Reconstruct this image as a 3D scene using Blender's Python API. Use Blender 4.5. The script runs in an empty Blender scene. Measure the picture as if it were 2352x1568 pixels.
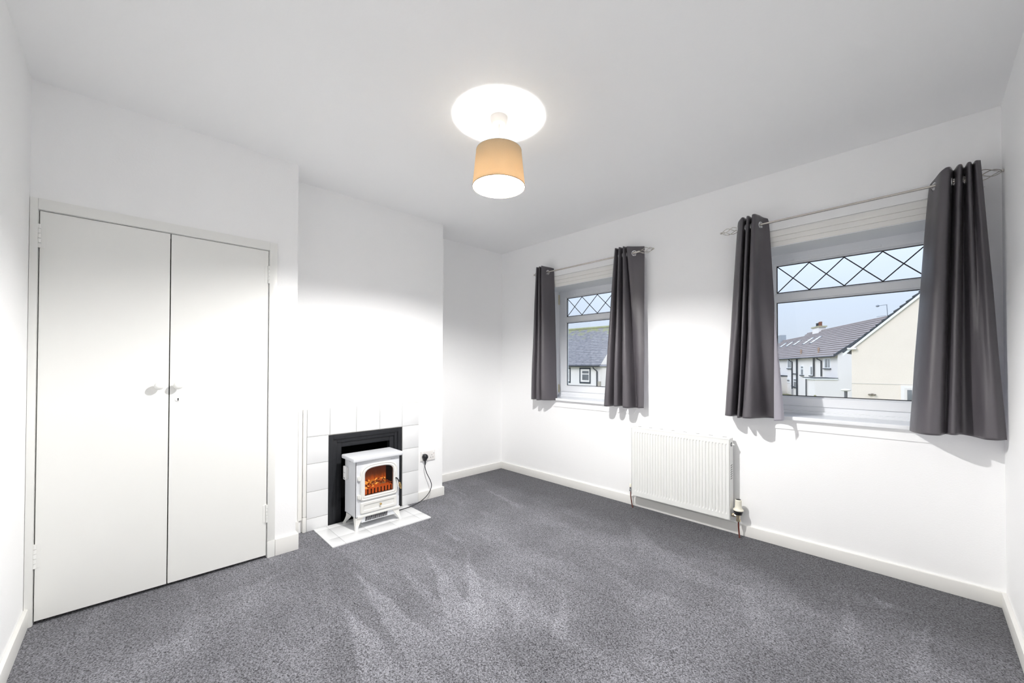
import bpy, bmesh, math, random
from mathutils import Vector, Matrix, noise

R = math.radians
SC = bpy.context.scene
COL = SC.collection

# ------------------------------------------------------------------ camera
cam_d = bpy.data.cameras.new('camera')
cam = bpy.data.objects.new('camera', cam_d); COL.objects.link(cam)
SC.camera = cam
cam_d.sensor_fit = 'HORIZONTAL'; cam_d.sensor_width = 36.0
cam_d.lens = 906.68 / 2352 * 36.0
cam_d.shift_y = (830.11 - 784) / 2352
cam_d.clip_start = 0.02; cam_d.clip_end = 400
YAW, PIT, ROL = R(46.0491), R(0.6293), R(0.1465)
fh = Vector((-math.sin(YAW), math.cos(YAW), 0)); rr = Vector((math.cos(YAW), math.sin(YAW), 0)); uu = Vector((0, 0, 1))
fw = fh*math.cos(PIT) + uu*math.sin(PIT); u2 = uu*math.cos(PIT) - fh*math.sin(PIT)
r3 = rr*math.cos(ROL) + u2*math.sin(ROL); u3 = u2*math.cos(ROL) - rr*math.sin(ROL)
mm = Matrix((r3, u3, -fw)).transposed().to_4x4()
mm.translation = Vector((3.41452, -3.12318, 1.19055))
cam.matrix_world = mm

# ------------------------------------------------------------------ exposure
vs = SC.view_settings
SC.display_settings.display_device = 'sRGB'
vs.view_transform = 'Standard'; vs.look = 'None'; vs.gamma = 1.0
vs.use_curve_mapping = False
vs.exposure = 0.0
SC.cycles.max_bounces = 9; SC.cycles.diffuse_bounces = 9; SC.cycles.glossy_bounces = 3; SC.cycles.transparent_max_bounces = 8
SC.cycles.use_adaptive_sampling = True; SC.cycles.adaptive_threshold = 0.04; SC.cycles.use_denoising = True
SC.cycles.caustics_reflective = False; SC.cycles.caustics_refractive = False
BULB = 6200.0          # emission strength of the lamp's bulb

# ------------------------------------------------------------------ world: bright hazy overcast sky
w = bpy.data.worlds.new('sky'); SC.world = w; w.use_nodes = True
nt = w.node_tree; nt.nodes.clear()
o_ = nt.nodes.new('ShaderNodeOutputWorld'); bg = nt.nodes.new('ShaderNodeBackground')
tc = nt.nodes.new('ShaderNodeTexCoord'); sp = nt.nodes.new('ShaderNodeSeparateXYZ')
rp = nt.nodes.new('ShaderNodeValToRGB')
nt.links.new(tc.outputs['Generated'], sp.inputs[0]); nt.links.new(sp.outputs['Z'], rp.inputs[0])
e = rp.color_ramp.elements
e[0].position = 0.0; e[0].color = (0.80, 0.865, 0.95, 1)
e[1].position = 1.0; e[1].color = (0.68, 0.80, 1.0, 1)
n1 = e.new(0.12); n1.color = (0.72, 0.815, 0.95, 1)
mr = nt.nodes.new('ShaderNodeMapRange'); mr.inputs['From Min'].default_value = 0.0; mr.inputs['From Max'].default_value = 1.0
mr.inputs['To Min'].default_value = 0.88; mr.inputs['To Max'].default_value = 2.6
nt.links.new(sp.outputs['Z'], mr.inputs['Value']); nt.links.new(mr.outputs['Result'], bg.inputs['Strength'])
nt.links.new(rp.outputs['Color'], bg.inputs['Color']); nt.links.new(bg.outputs[0], o_.inputs[0])

# ------------------------------------------------------------------ sun: veiled, high, from behind the house
sd = bpy.data.lights.new('sun', 'SUN'); sd.energy = 1.55; sd.angle = R(25); sd.color = (1.0, 0.92, 0.84)
sun = bpy.data.objects.new('sun', sd); COL.objects.link(sun)
sun.rotation_euler = Vector((0.35, 0.80, -0.62)).to_track_quat('-Z', 'Y').to_euler()
sun.location = (0, -20, 20)

# ================================================================== materials
MATS = {}
def mat(name, col, rough=0.5, spec=0.5, metal=0.0, bump=0.0, bscale=200.0, var=0.0, vscale=3.0, coat=0.0,
        sheen=0.0, emit=None, estr=0.0, bdist=0.002):
    if name in MATS: return MATS[name]
    m = bpy.data.materials.new(name); m.use_nodes = True
    t = m.node_tree; b = t.nodes['Principled BSDF']
    b.inputs['Base Color'].default_value = (*col, 1); b.inputs['Roughness'].default_value = rough
    b.inputs['Specular IOR Level'].default_value = spec; b.inputs['Metallic'].default_value = metal
    b.inputs['Coat Weight'].default_value = coat; b.inputs['Sheen Weight'].default_value = sheen
    if emit: b.inputs['Emission Color'].default_value = (*emit, 1); b.inputs['Emission Strength'].default_value = estr
    g = t.nodes.new('ShaderNodeNewGeometry')
    if var:
        n = t.nodes.new('ShaderNodeTexNoise'); n.inputs['Scale'].default_value = vscale; n.inputs['Detail'].default_value = 5
        t.links.new(g.outputs['Position'], n.inputs['Vector'])
        x = t.nodes.new('ShaderNodeMix'); x.data_type = 'RGBA'
        x.inputs[6].default_value = (*[c*(1-var) for c in col], 1); x.inputs[7].default_value = (*[min(1, c*(1+var)) for c in col], 1)
        t.links.new(n.outputs['Fac'], x.inputs[0]); t.links.new(x.outputs[2], b.inputs['Base Color'])
    if bump:
        n = t.nodes.new('ShaderNodeTexNoise'); n.inputs['Scale'].default_value = bscale; n.inputs['Detail'].default_value = 4
        t.links.new(g.outputs['Position'], n.inputs['Vector'])
        bp = t.nodes.new('ShaderNodeBump'); bp.inputs['Strength'].default_value = bump; bp.inputs['Distance'].default_value = bdist
        t.links.new(n.outputs['Fac'], bp.inputs['Height']); t.links.new(bp.outputs[0], b.inputs['Normal'])
    MATS[name] = m
    return m

WALL = mat('white_wall_paint', (0.95, 0.951, 0.953), 0.62, 0.25, bump=0.22, bscale=130, var=0.012, vscale=1.2)
CEIL = mat('white_ceiling_paint', (0.955, 0.957, 0.96), 0.75, 0.15, bump=0.12, bscale=90, var=0.01, vscale=1.0)
GLOSS = mat('cream_white_gloss_paint', (0.85, 0.85, 0.825), 0.33, 0.45, bump=0.10, bscale=22, var=0.02, vscale=2.5)
SKIRT = mat('white_satin_woodwork', (0.86, 0.85, 0.82), 0.4, 0.4, bump=0.1, bscale=40, var=0.03, vscale=6)
TILE = mat('white_glazed_tile', (0.80, 0.805, 0.81), 0.12, 0.5, var=0.01, vscale=9)
GROUT = mat('grey_grout', (0.50, 0.49, 0.46), 0.9, 0.2, var=0.15, vscale=30)
BLACKP = mat('black_painted_wood', (0.016, 0.017, 0.020), 0.42, 0.3, bump=0.5, bscale=60, var=0.35, vscale=25)
VOID = mat('black_void', (0.006, 0.006, 0.006), 0.95, 0.1)  # flat black shared by the hollows and grate bars
ENAMEL = mat('white_enamel', (0.74, 0.755, 0.785), 0.28, 0.5, bump=0.05, bscale=300)
ENAMEL2 = mat('ivory_enamel', (0.80, 0.795, 0.765), 0.22, 0.5)
UPVC = mat('white_upvc', (0.86, 0.875, 0.90), 0.25, 0.5)
SEAL = mat('black_rubber_seal', (0.03, 0.03, 0.035), 0.6, 0.3)
LEAD = mat('dark_lead_strip', (0.012, 0.014, 0.02), 0.5, 0.4)
BRASSH = mat('pale_gold_hinge', (0.75, 0.68, 0.45), 0.35, 0.5, metal=0.4)
STEEL = mat('brushed_steel', (0.62, 0.59, 0.54), 0.27, 0.5, metal=0.9)
CHROME = mat('polished_chrome', (0.85, 0.85, 0.86), 0.1, 0.5, metal=1.0)
BRASS = mat('brass', (0.72, 0.50, 0.20), 0.22, 0.5, metal=1.0)
BLKPL = mat('black_plastic', (0.018, 0.018, 0.022), 0.35, 0.5)
WHTPL = mat('white_plastic', (0.83, 0.83, 0.82), 0.3, 0.5)
PINKW = mat('warm_white_plastic', (0.84, 0.815, 0.795), 0.35, 0.4)
RADW = mat('white_radiator_enamel', (0.83, 0.835, 0.815), 0.3, 0.5)
DARK = mat('dark_slot', (0.02, 0.02, 0.025), 0.8, 0.1)
COPPER = mat('painted_brown_pipe', (0.13, 0.035, 0.025), 0.35, 0.5)
VALVE = mat('valve_nickel', (0.55, 0.48, 0.36), 0.3, 0.5, metal=0.85)
CREAMPL = mat('cream_plastic', (0.85, 0.82, 0.70), 0.3, 0.4)
GREYTXT = mat('grey_print', (0.30, 0.32, 0.35), 0.5, 0.3)

# carpet --------------------------------------------------------------
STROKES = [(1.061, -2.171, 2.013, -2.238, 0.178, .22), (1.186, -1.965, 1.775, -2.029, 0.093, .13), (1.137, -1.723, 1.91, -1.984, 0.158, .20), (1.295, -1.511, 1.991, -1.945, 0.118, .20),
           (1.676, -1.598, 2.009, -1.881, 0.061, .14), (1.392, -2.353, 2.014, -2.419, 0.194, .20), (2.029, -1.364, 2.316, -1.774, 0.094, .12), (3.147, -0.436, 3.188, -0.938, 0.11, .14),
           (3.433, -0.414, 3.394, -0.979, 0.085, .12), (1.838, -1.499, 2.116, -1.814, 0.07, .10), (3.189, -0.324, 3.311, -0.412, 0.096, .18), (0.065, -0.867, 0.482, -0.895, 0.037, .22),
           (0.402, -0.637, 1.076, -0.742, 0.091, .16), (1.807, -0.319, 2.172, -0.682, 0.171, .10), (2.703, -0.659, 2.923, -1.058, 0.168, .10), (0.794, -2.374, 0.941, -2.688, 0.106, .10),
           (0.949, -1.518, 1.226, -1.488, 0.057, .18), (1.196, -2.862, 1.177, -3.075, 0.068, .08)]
def carpet_mat():
    m = bpy.data.materials.new('grey_twist_carpet'); m.use_nodes = True; t = m.node_tree; b = t.nodes['Principled BSDF']
    L = t.links; N = t.nodes.new
    g = N('ShaderNodeNewGeometry')
    def math_(op, a, c=None, v=None):
        x = N('ShaderNodeMath'); x.operation = op; L.new(a, x.inputs[0])
        if c is not None: L.new(c, x.inputs[1])
        if v is not None: x.inputs[1].default_value = v
        return x.outputs[0]
    def nz(vec, sc, det=2.0, dis=0.0):
        n = N('ShaderNodeTexNoise'); n.inputs['Scale'].default_value = sc; n.inputs['Detail'].default_value = det
        n.inputs['Distortion'].default_value = dis; L.new(vec, n.inputs['Vector']); return n.outputs['Fac']
    def ramp(f, p0, p1):
        x = N('ShaderNodeMapRange'); x.interpolation_type = 'SMOOTHSTEP'
        x.inputs['From Min'].default_value = p0; x.inputs['From Max'].default_value = p1; L.new(f, x.inputs['Value']); return x.outputs['Result']
    speck = nz(g.outputs['Position'], 135, 3.0)
    speck2 = nz(g.outputs['Position'], 70, 1.0)
    wobv = N('ShaderNodeTexNoise'); wobv.inputs['Scale'].default_value = 5.0; wobv.inputs['Detail'].default_value = 2; L.new(g.outputs['Position'], wobv.inputs['Vector'])
    wv = N('ShaderNodeVectorMath'); wv.operation = 'MULTIPLY_ADD'; L.new(wobv.outputs['Color'], wv.inputs[0]); wv.inputs[1].default_value = (0.07, 0.07, 0); L.new(g.outputs['Position'], wv.inputs[2])
    wv2 = N('ShaderNodeVectorMath'); wv2.operation = 'SUBTRACT'; L.new(wv.outputs[0], wv2.inputs[0]); wv2.inputs[1].default_value = (0.035, 0.035, 0)
    def dot(vec, v, c):
        x = N('ShaderNodeVectorMath'); x.operation = 'DOT_PRODUCT'; L.new(vec, x.inputs[0]); x.inputs[1].default_value = (v[0], v[1], 0)
        return math_('ADD', x.outputs['Value'], v=c)
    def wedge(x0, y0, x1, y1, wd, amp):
        """one vacuum stroke: pointed where it begins, wd wide where it ends"""
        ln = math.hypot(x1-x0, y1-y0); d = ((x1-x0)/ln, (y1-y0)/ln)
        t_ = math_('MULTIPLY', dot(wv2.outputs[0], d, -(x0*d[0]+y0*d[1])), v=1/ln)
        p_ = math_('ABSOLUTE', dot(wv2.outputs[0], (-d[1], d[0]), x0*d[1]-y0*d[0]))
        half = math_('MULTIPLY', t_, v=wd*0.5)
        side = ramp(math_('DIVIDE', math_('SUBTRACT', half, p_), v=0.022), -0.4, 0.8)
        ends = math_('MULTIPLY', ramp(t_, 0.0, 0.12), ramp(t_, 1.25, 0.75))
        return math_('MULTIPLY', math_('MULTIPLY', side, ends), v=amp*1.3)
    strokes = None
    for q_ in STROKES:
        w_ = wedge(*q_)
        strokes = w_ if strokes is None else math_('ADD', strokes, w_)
    mp = N('ShaderNodeMapping'); mp.inputs['Rotation'].default_value = (0, 0, R(8)); mp.inputs['Scale'].default_value = (1.0, 4.0, 1)
    L.new(g.outputs['Position'], mp.inputs['Vector'])
    st2 = ramp(nz(mp.outputs[0], 1.3, 3.0, 0.1), 0.48, 0.68)
    patch = ramp(nz(g.outputs['Position'], 2.0, 4.0, 0.2), 0.35, 0.7)
    # missing daylight along the window wall, painted in as a darker carpet colour
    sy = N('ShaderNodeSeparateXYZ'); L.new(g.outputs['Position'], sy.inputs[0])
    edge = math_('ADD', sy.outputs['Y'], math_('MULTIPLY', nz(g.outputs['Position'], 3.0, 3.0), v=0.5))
    daylight_mask = ramp(edge, -0.05, -0.55)
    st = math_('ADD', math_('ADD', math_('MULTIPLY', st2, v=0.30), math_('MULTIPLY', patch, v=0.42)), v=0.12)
    vo = N('ShaderNodeTexVoronoi'); vo.inputs['Scale'].default_value = 250; L.new(g.outputs['Position'], vo.inputs['Vector'])
    sv = N('ShaderNodeSeparateXYZ'); L.new(vo.outputs['Color'], sv.inputs[0])
    spk = math_('ADD', math_('MULTIPLY', sv.outputs['X'], v=0.85), math_('MULTIPLY', ramp(speck, 0.38, 0.62), v=0.40))
    c1 = N('ShaderNodeMix'); c1.data_type = 'RGBA'; c1.inputs[6].default_value = (0.030, 0.029, 0.034, 1); c1.inputs[7].default_value = (0.42, 0.422, 0.46, 1)
    L.new(math_('MULTIPLY', spk, v=0.80), c1.inputs[0])
    x = N('ShaderNodeVectorMath'); x.operation = 'SCALE'; L.new(c1.outputs[2], x.inputs[0])
    L.new(math_('ADD', math_('ADD', math_('MULTIPLY', math_('MULTIPLY', math_('ADD', st, v=0.25), daylight_mask), v=0.52), v=0.42), strokes), x.inputs['Scale'])
    L.new(x.outputs[0], b.inputs['Base Color'])
    b.inputs['Roughness'].default_value = 1.0; b.inputs['Specular IOR Level'].default_value = 0.05
    b.inputs['Sheen Weight'].default_value = 0.15; b.inputs['Sheen Roughness'].default_value = 0.5
    bp = N('ShaderNodeBump'); bp.inputs['Strength'].default_value = 0.7; bp.inputs['Distance'].default_value = 0.004
    L.new(math_('ADD', speck, speck2), bp.inputs['Height']); L.new(bp.outputs[0], b.inputs['Normal'])
    return m
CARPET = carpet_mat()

def curtain_mats():
    out = []
    for nm, col, ro in (('charcoal_satin', (0.092, 0.084, 0.094), 0.36), ('daylit_satin_back', (0.50, 0.48, 0.54), 0.6)):  # second entry: window light on the satin's back, painted as a paler colour
        m = bpy.data.materials.new(nm); m.use_nodes = True; t = m.node_tree; b = t.nodes['Principled BSDF']
        b.inputs['Base Color'].default_value = (*col, 1); b.inputs['Roughness'].default_value = ro
        b.inputs['Specular IOR Level'].default_value = 0.6; b.inputs['Sheen Weight'].default_value = 0.03; b.inputs['Sheen Roughness'].default_value = 0.35
        g = t.nodes.new('ShaderNodeNewGeometry'); mp = t.nodes.new('ShaderNodeMapping'); mp.inputs['Scale'].default_value = (900, 900, 900)
        n = t.nodes.new('ShaderNodeTexNoise'); n.inputs['Scale'].default_value = 1; t.links.new(g.outputs['Position'], mp.inputs[0]); t.links.new(mp.outputs[0], n.inputs['Vector'])
        n2 = t.nodes.new('ShaderNodeTexNoise'); n2.inputs['Scale'].default_value = 9; n2.inputs['Detail'].default_value = 3; n2.inputs['Distortion'].default_value = 0.8
        t.links.new(g.outputs['Position'], n2.inputs['Vector'])
        ad = t.nodes.new('ShaderNodeMath'); ad.operation = 'MULTIPLY_ADD'; ad.inputs[1].default_value = 6.0
        t.links.new(n2.outputs['Fac'], ad.inputs[0]); t.links.new(n.outputs['Fac'], ad.inputs[2])
        bp = t.nodes.new('ShaderNodeBump'); bp.inputs['Strength'].default_value = 0.25; bp.inputs['Distance'].default_value = 0.0016
        t.links.new(ad.outputs[0], bp.inputs['Height']); t.links.new(bp.outputs[0], b.inputs['Normal'])
        out.append(m)
    return out
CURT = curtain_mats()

def glass_mat(name, tint=(1, 1, 1), refl=1.0):
    m = bpy.data.materials.new(name); m.use_nodes = True; t = m.node_tree; t.nodes.clear()
    o = t.nodes.new('ShaderNodeOutputMaterial'); tr = t.nodes.new('ShaderNodeBsdfTransparent'); tr.inputs[0].default_value = (*tint, 1)
    gl = t.nodes.new('ShaderNodeBsdfGlossy'); gl.inputs['Roughness'].default_value = 0.02
    fr = t.nodes.new('ShaderNodeFresnel'); fr.inputs[0].default_value = 1.45
    mu = t.nodes.new('ShaderNodeMath'); mu.operation = 'MULTIPLY'; mu.inputs[1].default_value = refl
    mx = t.nodes.new('ShaderNodeMixShader'); t.links.new(fr.outputs[0], mu.inputs[0]); t.links.new(mu.outputs[0], mx.inputs[0])
    t.links.new(tr.outputs[0], mx.inputs[1]); t.links.new(gl.outputs[0], mx.inputs[2]); t.links.new(mx.outputs[0], o.inputs[0])
    return m
GLASS = glass_mat('clear_window_glass', (0.97, 0.985, 1.0), 0.7)
OVENGL = glass_mat('stove_glass', (0.85, 0.8, 0.78), 0.6)
FARGL = mat('far_window_glass', (0.16, 0.17, 0.18), 0.08, 0.6, var=0.5, vscale=1.5)

# ================================================================== mesh helpers
ORG = {}
def box(bm, x0, x1, y0, y1, z0, z1, bev=0.0, seg=2, M=None):
    x0, x1 = min(x0, x1), max(x0, x1); y0, y1 = min(y0, y1), max(y0, y1); z0, z1 = min(z0, z1), max(z0, z1)
    vs_ = [bm.verts.new(p) for p in ((x0,y0,z0),(x1,y0,z0),(x1,y1,z0),(x0,y1,z0),(x0,y0,z1),(x1,y0,z1),(x1,y1,z1),(x0,y1,z1))]
    fs = [bm.faces.new([vs_[i] for i in f]) for f in ((3,2,1,0),(4,5,6,7),(0,1,5,4),(1,2,6,5),(2,3,7,6),(3,0,4,7))]
    if bev:
        es = list({e_ for f in fs for e_ in f.edges})
        r = bmesh.ops.bevel(bm, geom=es, offset=bev, segments=seg, profile=0.6, affect='EDGES')
        vs_ = list({v for f in r['faces'] for v in f.verts} | {v for v in vs_ if v.is_valid})
    if M is not None:
        for v in vs_: v.co = M @ v.co
    return vs_

def catmull(pts, n):
    P = [Vector(p) for p in pts]; P = [P[0]*2-P[1]] + P + [P[-1]*2-P[-2]]
    k = len(P)-3; out = []
    for i in range(n):
        t = i/(n-1)*k; j = min(int(t), k-1); t -= j
        a, b, c, d = P[j:j+4]
        out.append(0.5*((2*b) + (c-a)*t + (2*a-5*b+4*c-d)*t*t + (3*b-a-3*c+d)*t**3))
    return out

def tube(bm, pts, r, seg=10, cap=True):
    P = [Vector(p) for p in pts]; n = len(P)
    rad = r if isinstance(r, (list, tuple)) else [r]*n
    rings = []; up = None
    for i in range(n):
        t = (P[min(i+1, n-1)] - P[max(i-1, 0)]).normalized()
        if up is None: up = Vector((0, 0, 1)) if abs(t.z) < 0.9 else Vector((1, 0, 0))
        up = (up - t*up.dot(t)).normalized(); s = t.cross(up)
        rings.append([bm.verts.new(P[i] + (up*math.cos(a) + s*math.sin(a))*rad[i]) for a in [2*math.pi*k/seg for k in range(seg)]])
    for a, b in zip(rings, rings[1:]):
        for k in range(seg): bm.faces.new((a[k], a[(k+1) % seg], b[(k+1) % seg], b[k]))
    if cap:
        bm.faces.new(rings[0][::-1]); bm.faces.new(rings[-1])

def lathe(bm, prof, c, axis=(0, 0, 1), seg=32, capa=True, capb=True):
    """prof: list of (radius, height along the axis)"""
    A = Vector(axis).normalized(); U = A.orthogonal().normalized(); V = A.cross(U); c = Vector(c)
    rings = []
    for r, h in prof:
        if r < 1e-6: rings.append([bm.verts.new(c + A*h)])
        else: rings.append([bm.verts.new(c + A*h + (U*math.cos(a) + V*math.sin(a))*r) for a in [2*math.pi*k/seg for k in range(seg)]])
    for a, b in zip(rings, rings[1:]):
        for k in range(seg):
            q = [a[k % len(a)], a[(k+1) % len(a)], b[(k+1) % len(b)], b[k % len(b)]]
            q2 = []
            for v in q:
                if v not in q2: q2.append(v)
            if len(q2) > 2: bm.faces.new(q2)
    if capa and len(rings[0]) > 2: bm.faces.new(rings[0][::-1])
    if capb and len(rings[-1]) > 2: bm.faces.new(rings[-1])

def prism(bm, poly, ext, inset=0.0):
    """closed polygon (3-D points) pushed out along ext"""
    E_ = Vector(ext)
    a = [bm.verts.new(Vector(p)) for p in poly]; b = [bm.verts.new(Vector(p)+E_) for p in poly]
    n = len(poly)
    bm.faces.new(a[::-1]); bm.faces.new(b)
    for i in range(n): bm.faces.new((a[i], a[(i+1) % n], b[(i+1) % n], b[i]))

def ringprism(bm, outer, inner, ext):
    E_ = Vector(ext); n = len(outer)
    V_ = [[bm.verts.new(Vector(p)+o) for p in L_] for L_ in (outer, inner) for o in (Vector(), E_)]
    o0, o1, i0, i1 = V_
    for k in range(n):
        j = (k+1) % n
        bm.faces.new((o0[k], o0[j], o1[j], o1[k])); bm.faces.new((i0[j], i0[k], i1[k], i1[j]))
        bm.faces.new((o1[k], o1[j], i1[j], i1[k])); bm.faces.new((o0[j], o0[k], i0[k], i0[j]))

def torus(bm, c, axis, R_, r, seg=28, ms=8):
    A = Vector(axis).normalized(); U = A.orthogonal().normalized(); V = A.cross(U); c = Vector(c)
    g = [[bm.verts.new(c + (U*math.cos(a)+V*math.sin(a))*(R_+r*math.cos(b)) + A*r*math.sin(b)) for b in [2*math.pi*j/ms for j in range(ms)]] for a in [2*math.pi*k/seg for k in range(seg)]]
    for k in range(seg):
        for j in range(ms):
            bm.faces.new((g[k][j], g[(k+1) % seg][j], g[(k+1) % seg][(j+1) % ms], g[k][(j+1) % ms]))

def ball(bm, c, r, s=(1, 1, 1), seg=16):
    r_ = bmesh.ops.create_uvsphere(bm, u_segments=seg, v_segments=seg//2+2, radius=r)
    for v in r_['verts']: v.co = Vector((v.co.x*s[0], v.co.y*s[1], v.co.z*s[2])) + Vector(c)

def obj(name, bm, m, parent=None, smooth=False, kind=None, label=None, origin=None, recalc=True):
    if recalc: bmesh.ops.recalc_face_normals(bm, faces=bm.faces)
    me = bpy.data.meshes.new(name)
    ms = m if isinstance(m, (list, tuple)) else [m]
    if parent is not None: og = ORG[parent]
    elif origin is not None: og = Vector(origin)
    else: og = Vector((0, 0, 0))
    for v in bm.verts: v.co -= og
    bm.to_mesh(me); bm.free()
    for x in ms: me.materials.append(x)
    if smooth:
        for p in me.polygons: p.use_smooth = True
        if smooth != 'all':
            try: me.set_sharp_from_angle(angle=R(smooth if smooth is not True else 40))
            except Exception: pass
    o = bpy.data.objects.new(name, me); COL.objects.link(o)
    ORG[o] = og
    if parent is not None: o.parent = parent
    else: o.location = og
    if kind: o['kind'] = kind
    if label: o['label'] = label
    return o

def B(): return bmesh.new()
def thing(name, label, cat, loc, group=None, kind=None):
    o = bpy.data.objects.new(name, None); COL.objects.link(o); o.location = loc; o.empty_display_size = 0.1
    ORG[o] = Vector(loc)
    if label: o['label'] = label
    if cat: o['category'] = cat
    if group: o['group'] = group
    if kind: o['kind'] = kind
    return o
def tag(o, label, cat, group=None):
    o['label'] = label; o['category'] = cat
    if group: o['group'] = group
    return o
def bx(name, m, parent, *a, bev=0.0, seg=2, **k):
    bm = B(); box(bm, *a, bev=bev, seg=seg); return obj(name, bm, m, parent, **k)

# ================================================================== room shell
L_, D_, H_ = 3.699, 3.464, 2.50
CX, CBY = 0.591, -2.347      # cupboard wall face and its end
BX, BY = 0.339, -1.050       # chimney breast face and its end
T = 0.12
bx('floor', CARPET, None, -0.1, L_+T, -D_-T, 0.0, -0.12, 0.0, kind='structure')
bx('ceiling', CEIL, None, -0.1, L_+T, -D_-T, 0.32, H_, H_+0.12, kind='structure')
bx('wall_left', WALL, None, -0.1, L_+T, -D_-T, -D_, 0.0, H_, kind='structure')
bx('wall_near', WALL, None, L_, L_+T, -D_, 0.0, 0.0, H_, kind='structure')
bx('wall_alcove', WALL, None, -0.1, 0.0, BY-0.2, 0.0, 0.0, H_, kind='structure')
# chimney breast with fire opening
OY0, OY1, OZ = -2.065, -1.465, 0.672
bm = B()
box(bm, 0.0, BX, CBY, OY0, 0, H_); box(bm, 0.0, BX, OY1, BY, 0, H_); box(bm, 0.0, BX, OY0, OY1, OZ, H_)
obj('wall_chimney_breast', bm, WALL, kind='structure')
bm = B(); box(bm, -0.1, 0.0, OY0-0.05, OY1+0.05, 0, 0.9)
obj('wall_firebox_back', bm, VOID, kind='structure')
# cupboard wall with door opening
DY0, DY1, DZ = -3.437, -2.510, 1.905
bm = B()
box(bm, 0.47, CX, -D_, DY0, 0, H_); box(bm, 0.47, CX, DY1, CBY, 0, H_); box(bm, 0.47, CX, DY0, DY1, DZ, H_)
box(bm, 0.0, 0.47, CBY-0.02, CBY, 0, H_)
obj('wall_cupboard', bm, WALL, kind='structure')
# window wall: panels round the two openings
SILL, HEAD, RD = 0.862, 2.0, 0.30
WIN = [(0.662, 1.632), (2.585, 3.545)]
bm = B()
xs = [-0.1, WIN[0][0], WIN[0][1], WIN[1][0], WIN[1][1], L_+T]
for i in (0, 2, 4): box(bm, xs[i], xs[i+1], 0, RD, 0, H_)
for a, b_ in WIN:
    box(bm, a, b_, 0, RD, 0, SILL-0.02); box(bm, a, b_, 0, RD, HEAD, H_)
obj('wall_window', bm, WALL, kind='structure')

# skirting boards
def skirt(name, pts, inward, h=0.076, t=0.015):
    """a run of skirting between two floor points"""
    (xa, ya), (xb, yb) = pts; ix, iy = inward
    bm = B()
    box(bm, min(xa, xb, xa+ix*t, xb+ix*t), max(xa, xb, xa+ix*t, xb+ix*t), min(ya, yb, ya+iy*t, yb+iy*t), max(ya, yb, ya+iy*t, yb+iy*t), 0, h, bev=0.003, seg=2)
    return obj(name, bm, SKIRT, kind='structure', smooth=30)
skirt('baseboard_window_wall', ((0.0, 0.0), (L_, 0.0)), (0, -1))
skirt('baseboard_near', ((L_, -D_), (L_, -0.0155)), (-1, 0), t=0.016)
skirt('baseboard_left', ((CX+0.012, -D_), (L_-0.017, -D_)), (0, 1), h=0.085)
skirt('baseboard_alcove', ((0.0, BY+0.001), (0.0, -0.0155)), (1, 0))
skirt('baseboard_breast', ((BX, -1.306), (BX, BY+0.015)), (1, 0), h=0.078)
skirt('baseboard_breast_side', ((0.0155, BY), (BX, BY)), (0, 1), h=0.078)
skirt('baseboard_cupboard', ((CX, -2.466), (CX, CBY+0.015)), (1, 0), h=0.102)
skirt('baseboard_cupboard_side', ((BX+0.001, CBY), (CX, CBY)), (0, 1), h=0.102)
skirt('baseboard_recess', ((BX, CBY+0.016), (BX, -2.262)), (1, 0), h=0.088)

# trims round the windows: batten above, stepped architrave head, plain apron below
for i, ((a, b_), bat) in enumerate(zip(((0.68, 1.722), (2.556, 3.592)), ((0.70, 1.80), (2.50, 3.645)))):
    bm = B()
    box(bm, a, b_, -0.006, 0, 2.001, 2.030, bev=0.002)
    box(bm, a, b_, -0.012, 0, 2.030, 2.062, bev=0.002)
    box(bm, a, b_, -0.020, 0, 2.062, 2.100, bev=0.004)
    obj('trim_%d' % (i*3+1), bm, SKIRT, kind='structure', smooth=30)
    bm = B(); box(bm, bat[0], bat[1], -0.010, 0, 2.108, 2.188, bev=0.002)
    obj('trim_%d' % (i*3+2), bm, WALL, kind='structure')
    bm = B(); prism(bm, [(a, 0, 0.856), (a, 0, 0.792), (a+0.014, 0, 0.779), (b_-0.03, 0, 0.779), (b_+0.02, 0, 0.856)], (0, -0.007, 0))
    obj('trim_%d' % (i*3+3), bm, WALL, kind='structure')
# fireplace side upright board in the recess
bx('trim_7', SKIRT, None, BX, BX+0.012, -2.266, -2.241, 0.089, 0.885, bev=0.002, kind='structure')

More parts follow.
